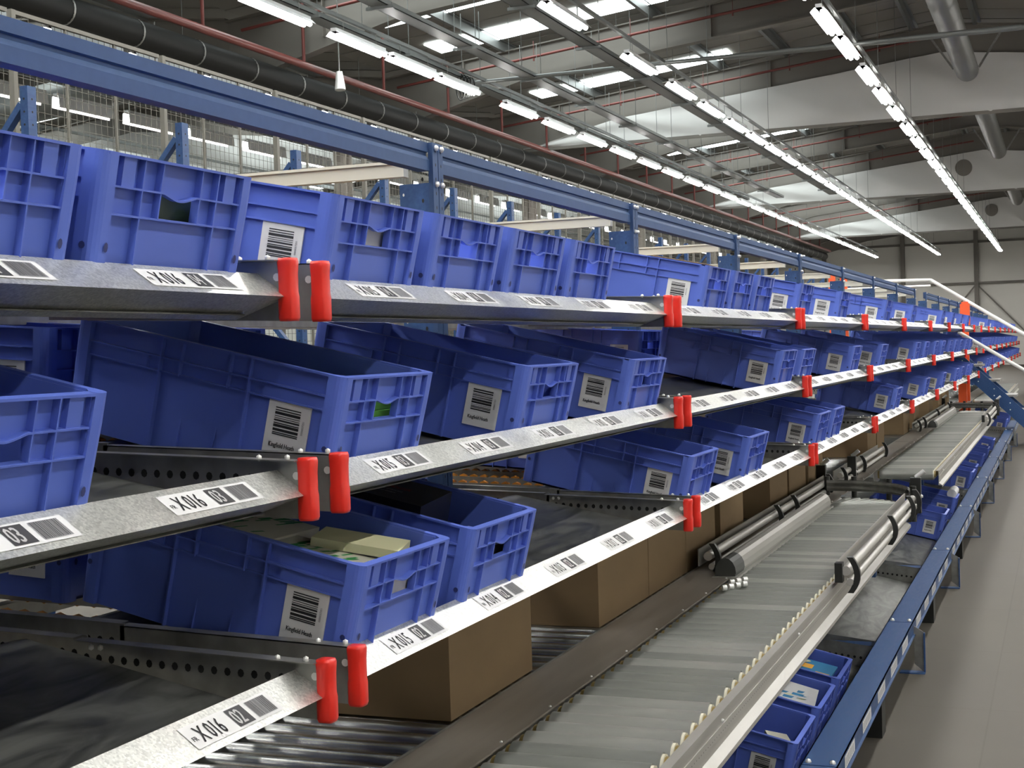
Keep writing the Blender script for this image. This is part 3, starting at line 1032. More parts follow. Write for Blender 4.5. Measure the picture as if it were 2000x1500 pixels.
def shelf(level, ystart, k, far=False, num0=None, phrase=''):
    fx, fz = FOLD[level]
    r = empty('flow_shelf', (fx, ystart, fz))
    zc = {4: 0.012, 3: 0.010, 2: 0.010}[level]
    obj('front_rail', RAIL, r, (0, 0.083, 0))
    obj('end_cap', CAP, r, (0.0, 0.055, zc))
    obj('end_cap', CAP, r, (0.0, P - 0.058, zc))
    obj('side_channel', SIDE[1], r, (0, 0.052, zc))
    obj('side_channel', SIDE[-1], r, (0, P - 0.055, zc))
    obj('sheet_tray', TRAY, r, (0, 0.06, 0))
    if not far or k < 2:
        obj('track_rail', BED, r, (0, 0.06, 0))
        o = obj('track_wheel', WHEELS, r, (0, 0.06, 0))
        o['kind'] = 'stuff'
    for j in range(5):
        n = (num0 or 15) - j
        if far:
            if level not in FARLAB:
                FARLAB[level] = rail_label(level, 8, False)
            me = FARLAB[level]
        else:
            me = rail_label(level, n, True)
        obj('location_label', me, r, (0, 0.238 + LANE * j, 0))
    tag(r, phrase, 'shelf', 'galvanised flow shelves of the pick rack')
for k in range(-1, 8):
    for lv in (4, 3, 2):
        n0 = 15 - 5 * k
        if n0 < 5: n0 += 40
        a = n0
        shelf(lv, Y1 + P * k, k, far=(k > 3), num0=n0,
              phrase='%s-tier galvanised flow shelf with red caps, %s bay from the camera' % (TIER[lv], ORD[k + 2]))
for k in range(0, 8):
    for lv in (4, 3, 2):
        shelf(lv, RUN2 + P * k, k, far=True, phrase='%s-tier galvanised flow shelf in the far rack run, %s bay past the stair' % (TIER[lv], ORD[k + 1]))

# ---- uprights and top beams
def upright_mesh():
    mb = MB()
    # back-to-back lipped channel with punched face
    H = E + 0.737
    mb.box(-0.12, -0.0062, -0.087, -0.001, 0, H - 0.14, 3)  # darker navy body: shade on the lower post put into its colour
    mb.box(-0.006, 0.012, -0.088, -0.046, 0, H, 0)
    mb.box(-0.006, 0.012, -0.040, 0.0, 0, H, 0)
    for yy in (-0.066, -0.020):
        z = 1.2
        while z < H - 0.02:
            mb.disc((0.0126, yy, z), (1, 0, 0), 0.004, 6, 1, ry=0.007)
            z += 0.05
        for z in (H - 0.018, H - 0.145):
            mb.ball((0.016, yy, z), 0.011, 2, 8)
    z = 1.3
    while z < H - 0.15:
        mb.disc((-0.105, -0.0885, z), (0, -1, 0), 0.004, 6, 2, ry=0.006)
        mb.disc((-0.03, -0.0885, z + 0.05), (0, -1, 0), 0.005, 6, 1, ry=0.008)
        z += 0.075
    return mb.mesh('rack_upright', ['steel_blue', 'hole', 'bolt', 'steel_navy'])
UPR = upright_mesh()
def beam_mesh(L):
    mb = MB()
    x = -0.0
    prof = [(0.0, 0.050), (0.0, 0.017), (-0.008, 0.014), (-0.008, 0.004), (0.0, -0.006), (0.004, -0.012), (0.004, -0.050), (-0.04, -0.050), (-0.04, 0.050)]
    mb.prism(prof, 0, L)
    return mb.mesh('top_beam', ['steel_blue'])
BEAM = beam_mesh(P - 0.09)
def crossm():
    mb = MB()
    mb.box(-2.2, 0, -0.02, 0.02, -0.028, 0.028)
    mb.box(-2.2, 0, -0.03, -0.02, 0.018, 0.028)
    return mb.mesh('cross_beam', ['cream'])
CROSS = crossm()
def upright(y, txt, cross=True):
    r = empty('rack_upright', (-2.065, y, 0))
    obj('post', UPR, r)
    tag(r, txt, 'rack upright', 'blue uprights of the pick rack')
    if cross:
        o = obj('cross_beam', CROSS)
        o.location = (-2.19, y - 0.02, E + 0.66)
        tag(o, 'cream steel bar reaching back from ' + txt.replace('blue punched ', 'the ').replace(' in the near run', ''), 'beam', 'cream bars across the rack top')
for k in range(-1, 9):
    upright(Y1 + P * k, 'blue punched rack upright, %s from the camera in the near run' % ORD[k + 2], cross=k >= 1)
    if k < 8:
        o = obj('top_beam', BEAM)
        o.location = (-2.07, Y1 + P * k, E + 0.687)
        tag(o, 'grooved blue steel top beam over the crates, %s span from the camera' % ORD[k + 2], 'beam', 'blue top beams of the near run')
for k in range(0, 9):
    upright(RUN2 + P * k, 'blue punched rack upright, %s of the far run past the stair' % ORD[k + 1], cross=False)
    if k < 8:
        o = obj('top_beam', BEAM)
        o.location = (-2.07, RUN2 + P * k, E + 0.687)
        tag(o, 'grooved blue steel top beam of the far run, %s span past the stair' % ORD[k + 1], 'beam', 'blue top beams of the far run')

# ---- rear frames and mesh guard
def rear_frame_mesh():
    mb = MB()
    H = E + 1.3
    mb.box(-0.022, 0.022, -0.03, 0.03, 0, H)
    z = 1.5
    while z < H - 0.05:
        mb.disc((0.0225, 0, z), (1, 0, 0), 0.006, 6, 1)
        mb.disc((0.0, -0.0305, z), (0, -1, 0), 0.006, 6, 1)
        z += 0.06
    return mb.mesh('rear_post', ['steel_navy', 'hole'])
RP = rear_frame_mesh()
rb = MB()
rb.bar((-0.03, 0, E + 1.22), (-0.55, 0, E + 0.62), 0.03, 0.04, 0, (0, 1, 0))
rb.bar((-0.55, 0, E + 0.62), (-0.03, 0, E + 0.0), 0.03, 0.04, 0, (0, 1, 0))
RB = rb.mesh('rear_brace', ['steel_navy'])
for i in range(0, 24):
    y = 4.22 + 1.2525 * i
    r = empty('rear_upright', (-4.5, y, 0))
    obj('post', RP, r)
    obj('diagonal_brace', RB, r)
    if i == 0: pass
    tag(r, 'slim blue rear upright with a diagonal brace, %s from the camera behind the mesh' % ORD[i + 1], 'rack upright', 'slim blue uprights at the back of the rack')
# guard: one panel per 2.5 m
def guard_panel(y0, L, k):
    r = empty('mesh_guard', (-4.72, y0, 0))
    fr = MB()
    z0, z1 = E - 0.4, E + 1.72
    fr.box(-0.015, 0.015, -0.015, 0.015, 0, z1)
    for q in (L / 3, 2 * L / 3):
        fr.box(-0.006, 0.006, q - 0.006, q + 0.006, z0, z1)
    fr.box(-0.01, 0.01, 0, L, z1 - 0.02, z1)
    fr.box(-0.01, 0.01, 0, L, z0, z0 + 0.02)
    obj('guard_frame', fr.mesh('guard_frame', ['mesh']), r)
    wm = MB()
    wd = 0.0022
    y = 0.02
    step = 0.05
    while y < L:
        wm.box(-0.001, 0.001, y, y + wd, z0, z1)
        y += step
    z = z0
    while z < z1:
        wm.box(-0.001, 0.001, 0, L, z, z + wd)
        z += step
    obj('wire_mesh', wm.mesh('wire_mesh', ['mesh']), r)
    tag(r, 'grey wire mesh guard panel behind the rack, %s from the camera' % ORD[k + 1], 'mesh panel', 'wire mesh panels behind the rack')
for k in range(0, 14):
    guard_panel(3.6 + 1.2 * 2 * k / 2 * 1.0 * 2 / 2 * 1.0 if False else 4.4 + 1.24 * k, 1.2, k)
# rear load rails with red caps, seen through the gap above the middle tier
for k in range(0, 8):
    r = empty('rear_rail', (-4.25, Y1 + P * k, E + 0.0))
    mb = MB()
    mb.box(-0.02, 0.0, 0.1, P - 0.1, -0.03, 0.045)
    mb.box(-0.02, 0.0, 0.1, P - 0.1, -0.25, -0.2)
    mb.bar((0, 0.2, -0.2), (0, 1.4, 0.05), 0.03, 0.03, 0, (1, 0, 0))
    obj('rail', mb.mesh('rear_rail', ['alu']), r)
    for y in (0.05, P - 0.06):
        obj('end_cap', MB().box(-0.015, 0.015, y - 0.015, y + 0.015, -0.09, 0.06).mesh('rear_cap', ['red']), r)
    tag(r, 'pale rear rail with red caps glimpsed through the rack, %s bay from the camera' % ORD[k + 2], 'rail', 'rear rails with red caps')

# ================================================================ contents of the crates
def put(parts, name, label, cat, loc, rot=(0, 0, 0), group=None):
    r = obj(name, parts)
    r.location = loc
    r.rotation_euler = rot
    return tag(r, label, cat, group)
def on_crate(level, y, x, dy, z, back=0):
    a = TILT[level]
    tx, tz = TOPC[level]
    ox, oz = tx - 0.22 * math.sin(a), tz - 0.22 * math.cos(a)
    return (ox + x * math.cos(a) + z * math.sin(a), y + 0.2 + dy, oz - x * math.sin(a) + z * math.cos(a))
def pack_mesh(a, b, h, base, stripes, rnd, inkm):
    mb = MB()
    mb.box(-a / 2, a / 2, -b / 2, b / 2, 0, h, 0)
    for i in range(stripes):
        x = rnd.uniform(-a / 2 + 0.02, a / 2 - 0.05)
        y = rnd.uniform(-b / 2 + 0.02, b / 2 - 0.04)
        l, w_ = rnd.uniform(0.015, 0.045), rnd.uniform(0.005, 0.012)
        s_ = rnd.uniform(0.004, 0.014)
        vs = [(x, y, h + 0.0006), (x + w_, y, h + 0.0006), (x + w_ + s_, y + l, h + 0.0006), (x + s_, y + l, h + 0.0006)]
        if max(v[0] for v in vs) < a / 2 and max(v[1] for v in vs) < b / 2:
            mb.add(vs, [(0, 1, 2, 3)], 1)
    return mb.mesh('paper_pack', [base, inkm])
rnd = random.Random(11)
# lower tier crate: white packs with green print
y0 = bay_start(0) - 0.06
for i, (x, dy, z, sx, sy) in enumerate(((-0.16, -0.06, 0.006, 0.24, 0.24), (-0.42, 0.0, 0.006, 0.26, 0.34))):
    for q in range(4):
        put(pack_mesh(sx, sy, 0.042, 'packet', 60, rnd, 'greenink'), 'paper_pack',
            'white paper pack with green slashes, %s up in the %s stack' % (ORD[q + 1], ('front', 'rear')[i]),
            'paper pack', on_crate(2, y0, x, dy, z + q * 0.0425), (0, TILT[2], 0), 'green-printed paper packs')
put(MB().box(-0.09, 0.09, -0.06, 0.06, 0, 0.018, 0).mesh('envelope', ['yellow']), 'packet', 'pale yellow soft packet on top of the green-printed packs', 'packet',
    on_crate(2, y0, -0.15, 0.09, 0.178), (0.05, TILT[2] - 0.05, 0.25))
put(MB().box(-0.02, 0.02, -0.085, 0.085, 0, 0.15, 0).mesh('white_wrap', ['paper']), 'carton', 'white carton end showing in the hand hole of the green-pack crate', 'carton',
    on_crate(2, y0, -0.028 - 0.013, 0.02, 0.006) if False else on_crate(2, y0, -0.041, 0.03, 0.008), (0, TILT[2], 0))
# lower tier crate: black boxes with red print
y0 = bay_start(0) + LANE
def blackbox(a, b, h, words=True):
    mb = MB()
    mb.box(-a / 2, a / 2, -b / 2, b / 2, 0, h, 0)
    if words:
        put_text(mb, 'DISKETTE HOLDER', 0.024, 0.62, (-a / 2 + 0.012, 0.0, h + 0.0006), (1, 0, 0), (0, 1, 0), 1, 0.0003)
        put_text(mb, 'for the safe storage of discs and', 0.012, 0.75, (-a / 2 + 0.012, -0.02, h + 0.0006), (1, 0, 0), (0, 1, 0), 2)
        put_text(mb, 'cards with index and dividers', 0.012, 0.75, (-a / 2 + 0.012, -0.038, h + 0.0006), (1, 0, 0), (0, 1, 0), 2)
    return mb.mesh('disc_box', ['boxblack', 'redink', 'whiteink'])
put(blackbox(0.21, 0.17, 0.215), 'disc_box', 'upright black box with red lettering in the lower tier crate', 'box', on_crate(2, y0, -0.29, 0.03, 0.008), (0.10, TILT[2], 0))
put(blackbox(0.19, 0.15, 0.17, False), 'disc_box', 'black box lying behind the lettered one in the lower tier crate', 'box', on_crate(2, y0, -0.48, 0.02, 0.008), (0, TILT[2], 0))
mb = MB()
mb.box(-0.06, 0.06, -0.15, 0.15, 0, 0.14, 0)
for q in range(3):
    mb.box(-0.03 + q * 0.02, -0.018 + q * 0.02, -0.12 + 0.08 * q, -0.06 + 0.08 * q, 0.14, 0.1408, 1)
mb.box(0.02, 0.05, -0.12, -0.05, 0.14, 0.1412, 2)
put(mb.mesh('disc_box', ['boxblack', 'redink', 'whiteink']), 'disc_box', 'flat black box with white marks at the front of the lower tier crate', 'box', on_crate(2, y0, -0.09, 0.0, 0.008), (0, TILT[2], 0))
# middle tier crate: green-edged magazines
y0 = bay_start(0) - 0.04
for q in range(6):
    mb = MB()
    mb.box(-0.15, 0.15, -0.11, 0.11, 0, 0.024, 0)
    mb.box(-0.149, 0.149, -0.109, 0.109, 0.024, 0.0246, 1 if q % 2 else 2)
    for t in range(4):
        mb.box(-0.13 + t * 0.06, -0.10 + t * 0.06, -0.09, 0.09, 0.0247, 0.0252, 3)
    put(mb.mesh('magazine', ['green', 'yellow', 'green', 'blueink']), 'magazine', 'green-edged magazine, %s from the bottom of the stack in the middle tier crate' % ORD[q + 1], 'magazine',
        on_crate(3, y0, -0.19, 0.0, 0.008 + q * 0.0265), (0, TILT[3], 0.02 * (q % 3 - 1)), 'green-edged magazines')
# top tier contents seen through the hand holes
put(MB().box(-0.12, 0.12, -0.12, 0.12, 0, 0.16).mesh('book_block', ['darkgreen']), 'book', 'dark green block inside the top tier crate', 'book', on_crate(4, bay_start(-1) + LANE * 4 - 0.02, -0.15, 0, 0.008), (0, TILT[4], 0))
mb = MB()
mb.box(-0.06, 0.06, -0.09, 0.09, 0, 0.19)
put(mb.mesh('white_bag', ['paper']), 'plastic_bag', 'crumpled white bag filling the hand hole of the top tier crate', 'bag', on_crate(4, bay_start(0), -0.085, 0.01, 0.008), (0, TILT[4], 0))
put(MB().box(-0.03, 0.03, -0.03, 0.02, 0, 0.142).mesh('white_box', ['paper']), 'carton', 'small white carton low in the hand hole of a top tier crate', 'carton', on_crate(4, bay_start(0) + LANE * 3, -0.055, -0.01, 0.008), (0, TILT[4], 0))
mb = MB()
mb.box(-0.25, 0.0, -0.16, 0.16, 0.0, 0.004)
put(mb.mesh('brown_sheet', ['card']), 'card_sheet', 'brown card lying on top of a top tier crate in the third bay', 'cardboard', on_crate(4, bay_start(1) + LANE * 2 + 0.03, -0.2, 0.25, 0.224), (0, TILT[4], 0.1))
# floor-level contents
y0 = 5.43
mb = MB()
mb.box(-0.19, 0.19, -0.15, 0.15, 0, 0.004, 0)
for i in range(26):
    x, y = rnd.uniform(-0.17, 0.13), rnd.uniform(-0.13, 0.08)
    a, b = rnd.uniform(0.01, 0.05), rnd.uniform(0.008, 0.03)
    m_ = 1 if x < 0.0 else 2
    if rnd.random() < 0.3: m_ = 3
    mb.add([(x, y, 0.0046), (x + a, y + 0.005, 0.0046), (x + a + 0.01, y + b, 0.0046), (x + 0.004, y + b - 0.004, 0.0046)], [(0, 1, 2, 3)], m_)
put(mb.mesh('envelope', ['paper', 'orangeink', 'blueink', 'yellow']), 'envelope', 'white envelope with orange and blue print leaning in a floor-level crate', 'envelope',
    on_crate(1, y0, -0.235, 0.0, 0.175), (0.16, TILT[1] + 0.05, 0.1))
y0 = 5.93
mb = MB()
mb.box(-0.17, 0.17, -0.13, 0.13, 0, 0.01, 0)
mb.box(0.02, 0.08, -0.02, 0.05, 0.01, 0.0106, 1)
mb.box(0.10, 0.16, -0.11, -0.04, 0.01, 0.0106, 1)
mb.box(-0.03, 0.01, -0.11, -0.06, 0.01, 0.0106, 2)
put(mb.mesh('folder', ['blueink', 'orangeink', 'paper']), 'folder', 'blue folder with orange squares in the third floor-level crate', 'folder', on_crate(1, y0, -0.22, 0.0, 0.175), (0, TILT[1], 0))
mb = MB()
mb.add([(-0.1, -0.04, 0.0), (0.0, 0.05, 0.012), (0.1, 0.02, 0.0), (0.02, -0.07, 0.0), (-0.1, -0.04, 0.003), (0.0, 0.05, 0.015), (0.1, 0.02, 0.003), (0.02, -0.07, 0.003)],
       [(3, 2, 1, 0), (4, 5, 6, 7), (0, 1, 5, 4), (1, 2, 6, 5), (2, 3, 7, 6), (3, 0, 4, 7)], 0)
put(mb.mesh('card', ['yellow']), 'greeting_card', 'cream kite-shaped card lying on the blue folder', 'card', on_crate(1, y0, -0.25, 0.03, 0.192), (0, TILT[1], 0.3))
y0 = 4.93
mb = MB()
mb.box(-0.04, 0.04, -0.05, 0.05, 0, 0.17, 0)
mb.box(0.041, 0.0415, -0.03, 0.0, 0.09, 0.13, 1)
put(mb.mesh('carton', ['packet', 'ink']), 'carton', 'small cream carton standing in the nearest floor-level crate', 'carton', on_crate(1, y0, -0.09, -0.05, 0.01), (0, TILT[1], 0.35))
mb = MB().cyl((0, 0, 0), (-0.22, 0.14, 0.20), 0.013, 10)
put(mb.mesh('tube', ['black']), 'black_tube', 'long black tube leaning across the nearest floor-level crate', 'tube', on_crate(1, y0, -0.1, -0.09, 0.03), (0, 0, 0))
put(MB().box(-0.07, 0.07, -0.05, 0.05, 0, 0.004).mesh('sheet', ['packet']), 'paper_sheet', 'beige sheet standing at the back of the nearest floor-level crate', 'paper', on_crate(1, y0, -0.36, 0.05, 0.17), (0.9, 0.2, 0))
y0 = 12.85
mb = MB().cyl((0, -0.17, 0), (0, 0.17, 0), 0.04, 14)
put(mb.mesh('sleeve', ['paper']), 'paper_roll', 'rolled white sleeve lying across a low crate', 'paper roll', on_crate(1, y0, -0.05, 0.0, 0.245), (0, TILT[1], 0))

# ================================================================ floor-level beam and trays
zb = E - 1.393
for k in range(0, 9):
    ys = Y1 + P * k
    r = empty('floor_beam', (0, ys, 0))
    mb = MB()
    mb.box(-0.835, -0.715, 0.004, P - 0.004, zb - 0.004, zb, 0)
    mb.box(-0.719, -0.715, 0.004, P - 0.004, zb - 0.065, zb, 0)
    mb.box(-0.835, -0.831, 0.004, P - 0.004, zb - 0.065, zb, 0)
    mb.box(-0.719, -0.705, 0.004, P - 0.004, zb - 0.065, zb - 0.061, 0)
    obj('beam_rail', mb.mesh('beam_rail', ['steel_navy']), r)
    mb = MB()
    for x in (-0.815, -0.735):
        mb.ball((x, 0.03, zb + 0.002), 0.011, 0, 8)
    obj('bolt', mb.mesh('beam_bolt', ['bolt']), r)
    mb = MB()
    mb.box(-0.83, -0.725, 1.28, 1.40, 0, zb - 0.066)
    obj('leg', mb.mesh('beam_leg', ['black']), r)
    mb = MB()
    mb.add([(-0.713, 0.02, 0.04), (-0.665, 0.02, 0.0), (-0.665, 0.02, zb - 0.05), (-0.713, 0.02, zb - 0.02), (-0.713, 0.023, 0.04), (-0.665, 0.023, 0.0), (-0.665, 0.023, zb - 0.05), (-0.713, 0.023, zb - 0.02)],
           [(0, 1, 2, 3), (7, 6, 5, 4), (0, 4, 5, 1), (1, 5, 6, 2), (2, 6, 7, 3)], 0)
    mb.box(-0.667, -0.660, 0.0, 0.023, 0.0, zb - 0.05, 1)
    mb.box(-0.78, -0.660, -0.03, 0.023, 0.0, 0.006, 1)
    obj('bracket', mb.mesh('beam_bracket', ['galv_dark', 'steel_navy']), r)
    for j in range(5):
        lb = MB()
        yy = 0.16 + LANE * j
        lb.box(-0.7145, -0.7138, yy, yy + 0.24, zb - 0.055, zb - 0.010, 0)
        a = yy + 0.015
        while a < yy + 0.22:
            lb.box(-0.7137, -0.7134, a, a + 0.012, zb - 0.048, zb - 0.018, 1)
            a += 0.03
        obj('location_label', lb.mesh('beam_label', ['paper', 'barcode']), r)
    tag(r, 'scuffed navy floor beam with bolts and white labels, %s length from the camera' % ORD[k + 1], 'beam', 'navy floor beams along the aisle')
    # lane bed at floor level
    t = empty('floor_tray', (0, ys, 0))
    mb = MB()
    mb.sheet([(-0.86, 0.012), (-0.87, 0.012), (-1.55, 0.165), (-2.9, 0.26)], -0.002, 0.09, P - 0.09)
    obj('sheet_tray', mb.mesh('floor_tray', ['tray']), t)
    for yy in (0.06, P - 0.07):
        mb = MB()
        mb.add([(-0.87, yy, 0.0), (-0.87, yy, 0.13), (-2.9, yy, 0.36), (-2.9, yy, 0.2)], [(0, 1, 2, 3)], 0)
        mb.add([(-0.87, yy + 0.004, 0.0), (-0.87, yy + 0.004, 0.13), (-2.9, yy + 0.004, 0.36), (-2.9, yy + 0.004, 0.2)], [(3, 2, 1, 0)], 0)
        x = -0.9
        while x > -1.6:
            for s_ in (-1, 1):
                mb.disc((x, yy + (0.0045 if s_ > 0 else -0.0005), 0.07 - 0.11 * (x + 0.9)), (0, s_, 0), 0.007, 8, 1)
            x -= 0.03
        obj('side_channel', mb.mesh('floor_side_channel', ['galv_dark', 'hole']), t)
    mb = MB()
    mb.box(-1.65, -0.86, -0.06, 0.04, 0.13, 0.135)
    mb.box(-1.65, -0.86, -0.055, -0.05, 0.0, 0.13)
    obj('divider', mb.mesh('floor_divider', ['steel_navy']), t)
    tag(t, 'grey sloping floor-level tray behind the navy beam, %s bay from the camera' % ORD[k + 1], 'tray', 'floor-level trays')

# ================================================================ conveyors
ZR = E - 0.99          # top of rollers
XL_, XR_ = -1.325, -0.926
RR = 0.04
ROLLS = [MB().cyl((XL_ + 0.004, 0, 0), (XR_ - 0.004, 0, 0), RR, 16, 0).mesh('roller', [q]) for q in ('roller', 'roller_worn', 'roller')]
cm = MB()
cm.cyl((XR_ - 0.004, 0, 0), (XR_ + 0.003, 0, 0), 0.036, 12)
cm.cyl((XR_ + 0.003, 0, 0.006), (XR_ + 0.016, 0, 0.006), 0.024, 10, 1)
cm.cyl((XL_ - 0.010, 0, 0), (XL_ + 0.004, 0, 0), 0.030, 10, 1)
CAPM = cm.mesh('roller_bearing', ['cap', 'gold'])
def pick_conveyor(ya, yb, txt, front_legs, fan=True):
    r = empty('roller_conveyor', (0, ya, 0))
    L = yb - ya
    # right C-frame
    for side, xs in (('frame', XR_ + 0.018), ('frame', XL_ - 0.018)):
        s_ = 1 if xs > -1.1 else -1
        mb = MB()
        top = ZR - 0.004
        mb.box(xs, xs + s_ * 0.027, 0, L, top - 0.003, top, 0)             # top flange
        mb.box(xs + s_ * 0.024, xs + s_ * 0.027, 0, L, top - 0.010, top - 0.003, 0)
        mb.box(xs + s_ * 0.018, xs + s_ * 0.0215, 0, L, top - 0.108, top - 0.003, 0)   # web
        mb.prism([(xs + s_ * 0.0215, top - 0.092), (xs + s_ * 0.046, top - 0.108), (xs + s_ * 0.046, top - 0.111), (xs + s_ * 0.0215, top - 0.108)], 0, L)
        mb.box(xs + s_ * 0.044, xs + s_ * 0.0465, 0, L, top - 0.122, top - 0.108, 0)
        mb.box(xs + s_ * 0.0215, xs + s_ * 0.024, 0, L, top - 0.066, top - 0.040, 0)
        y = 0.05
        if s_ > 0:
            while y < L:
                mb.disc((xs + 0.0245, y, top - 0.056), (1, 0, 0), 0.0022, 5, 1)
                y += 0.025
            for yy in [0.4 + 1.2 * q for q in range(int(L / 1.2))]:
                mb.ball((xs + 0.023, yy, top - 0.03), 0.007, 2, 6)
        obj('side_frame', mb.mesh('side_frame', ['alu', 'hole', 'bolt']), r)
    n = int(L / 0.1)
    for i in range(n):
        y = 0.05 + 0.1 * i
        o = obj('roller', ROLLS[random.randrange(3)], r, (0, y, ZR - RR))
        obj('bearing', CAPM, o)
    for yy in front_legs:
        mb = MB()
        mb.box(-1.33, -1.27, yy, yy + 0.07, 0.12, ZR - 0.12)
        obj('leg', mb.mesh('conveyor_leg', ['steel_navy']), r)
    tag(r, txt, 'conveyor', 'grey roller conveyors beside the rack')
    return r
pick_conveyor(1.0, 8.7, 'near grey roller conveyor beside the rack, from the bottom edge to the curved guide', (0.6, 2.6, 5.6))
pick_conveyor(11.07, 19.6, 'second grey roller conveyor, starting with an open end beyond the curved guide', (3.0, 6.9))
pick_conveyor(23.5, 31.0, 'third short-looking roller conveyor beyond the stair', (2.0, 5.5))

# curved divert ends: rollers fanning towards the rear line
def divert(yc, txt):
    r = empty('curved_conveyor', (XL_ - 0.06, yc, 0))
    ri, ro = 0.06, 0.46
    n = 11
    for i in range(n):
        a = math.radians(4 + 82 * i / (n - 1))
        d = Vector((math.cos(a), math.sin(a), 0))
        mb = MB().cyl(d * ri + Vector((0, 0, ZR - 0.03)), d * ro + Vector((0, 0, ZR - 0.03)), 0.014, 10, r2=0.03)
        o = obj('roller', mb.mesh('taper_roller', ['roller']), r)
    mb = MB()
    mb.box(0.20, 0.26, 0.40, 0.47, 0.15, ZR - 0.06)
    obj('leg', mb.mesh('turn_leg', ['steel_navy']), r)
    # curved outer guard: two tubes on black clips
    mb = MB()
    g = 22
    for zz, rad in ((ZR + 0.05, 0.012), (ZR + 0.085, 0.012)):
        pts = [(math.cos(math.radians(-5 + 100 * i / g)) * (ro + 0.05), math.sin(math.radians(-5 + 100 * i / g)) * (ro + 0.05) * 1.0, zz) for i in range(g + 1)]
        for i in range(g):
            mb.cyl(pts[i], pts[i + 1], rad, 8, caps=False)
    pts = [(math.cos(math.radians(-5 + 100 * i / g)) * (ro + 0.045), math.sin(math.radians(-5 + 100 * i / g)) * (ro + 0.045)) for i in range(g + 1)]
    for i in range(g):
        (x0, y0), (x1, y1) = pts[i], pts[i + 1]
        mb.add([(x0, y0, ZR + 0.03), (x1, y1, ZR + 0.03), (x1, y1, ZR + 0.10), (x0, y0, ZR + 0.10)], [(0, 1, 2, 3), (3, 2, 1, 0)], 0)
        mb.add([(x0 * 1.02, y0 * 1.02, ZR - 0.1), (x1 * 1.02, y1 * 1.02, ZR - 0.1), (x1 * 1.02, y1 * 1.02, ZR - 0.01), (x0 * 1.02, y0 * 1.02, ZR - 0.01)], [(0, 1, 2, 3), (3, 2, 1, 0)], 0)
    obj('curved_guide', mb.mesh('curved_guide', ['galv_dark']), r)
    for i in (0, 5, 12, 18, 22):
        a = math.radians(-5 + 100 * i / g)
        c = Vector((math.cos(a), math.sin(a), 0)) * (ro + 0.085)
        obj('guide_clip', MB().cyl(c + Vector((0, 0, ZR - 0.09)), c + Vector((0, 0, ZR + 0.12)), 0.018, 8).mesh('guide_clip', ['black']), r)
    mb = MB()
    for i in range(n):
        a = math.radians(4 + 82 * i / (n - 1))
        mb.ball(Vector((math.cos(a), math.sin(a), 0)) * (ro + 0.012) + Vector((0, 0, ZR - 0.02)), 0.012, 0, 6)
    obj('bearing', mb.mesh('fan_bearings', ['cap']), r)
    tag(r, txt, 'conveyor', 'curved conveyor ends')
divert(8.72, 'curved roller turn with grey guide rail at the end of the near conveyor')
divert(19.62, 'curved roller turn at the far end of the second conveyor')

# side guards
def clip_arc(mb, x, y, zt, s_):
    """black bowed bracket plate"""
    pts = []
    for i in range(9):
        t = -1 + 2 * i / 8
        pts.append((x + s_ * (0.028 - 0.028 * t * t), zt - 0.062 + 0.072 * t))
    for i in range(8):
        a, b = pts[i], pts[i + 1]
        mb.prism([(a[0] - 0.012, a[1]), (a[0] + 0.012, a[1]), (b[0] + 0.012, b[1]), (b[0] - 0.012, b[1])], y, y + 0.025)
def guard(name, x, y0, y1, clips, txt, fat=False, s_=1):
    r = empty(name, (0, 0, 0))
    mb = MB()
    if fat:
        prof = []
        for i in range(9):
            t = math.pi * (i / 8)
            prof.append((x + 0.035 - 0.045 * math.cos(t) * 1 - 0.01, ZR + 0.02 + 0.062 * math.sin(t)))
        mb.prism(prof + [(x + 0.065, ZR + 0.005), (x - 0.02, ZR + 0.005)], y0 + 0.18, y1)
        obj('cover', mb.mesh('guard_cover', ['alu']), r)
        mb = MB()
        mb.prism([(a, b) for a, b in prof] + [(x + 0.065, ZR + 0.005), (x - 0.02, ZR + 0.005)], y0, y0 + 0.18)
        obj('end_cover', mb.mesh('guard_end', ['grey_cap']), r)
        mb = MB()
        mb.box(x - 0.03, x + 0.08, y0 - 0.02, y1 + 0.03, ZR - 0.005, ZR + 0.004)
        obj('base_strip', mb.mesh('guard_base', ['alu']), r)
    else:
        mb.cyl((x, y0, ZR + 0.065), (x, y1, ZR + 0.065), 0.020, 10)
        mb.cyl((x + s_ * 0.016, y0, ZR + 0.02), (x + s_ * 0.016, y1, ZR + 0.02), 0.015, 10)
        mb.box(x - 0.045 * s_, x - 0.04 * s_, y0, y1, ZR + 0.02, ZR + 0.095)
        obj('guard_tube', mb.mesh('guard_tubes', ['alu']), r)
        for c in clips:
            mb = MB()
            clip_arc(mb, x + s_ * 0.016, c, ZR + 0.11, s_)
            obj('bracket', mb.mesh('guard_bracket', ['black']), r)
    if not fat and s_ > 0 and x > -1.1:
        obj('end_block', MB().box(x - 0.042, x - 0.012, y0 - 0.02, y0 + 0.03, ZR + 0.02, ZR + 0.098).mesh('end_block', ['black']), r)
    tag(r, txt, 'guard rail')
guard('side_guard', XR_ + 0.095, 5.8, 8.5, (5.8, 7.2, 8.1, 8.45), 'aluminium double-tube guard with black brackets on the aisle side of the near conveyor', s_=1)
guard('side_guard', XL_ - 0.14, 6.1, 9.6, (6.1, 7.6, 8.1, 9.4), 'aluminium tube guard with black brackets between rack boxes and near conveyor', s_=1)
guard('cover_guard', XL_ - 0.055, 5.95, 8.6, (), 'rounded silver cover strip along the left edge of the near conveyor', fat=True)
guard('side_guard', XR_ + 0.095, 16.9, 19.4, (16.9, 19.0, 19.3), 'aluminium guard with black bracket at the far end of the second conveyor', s_=1)
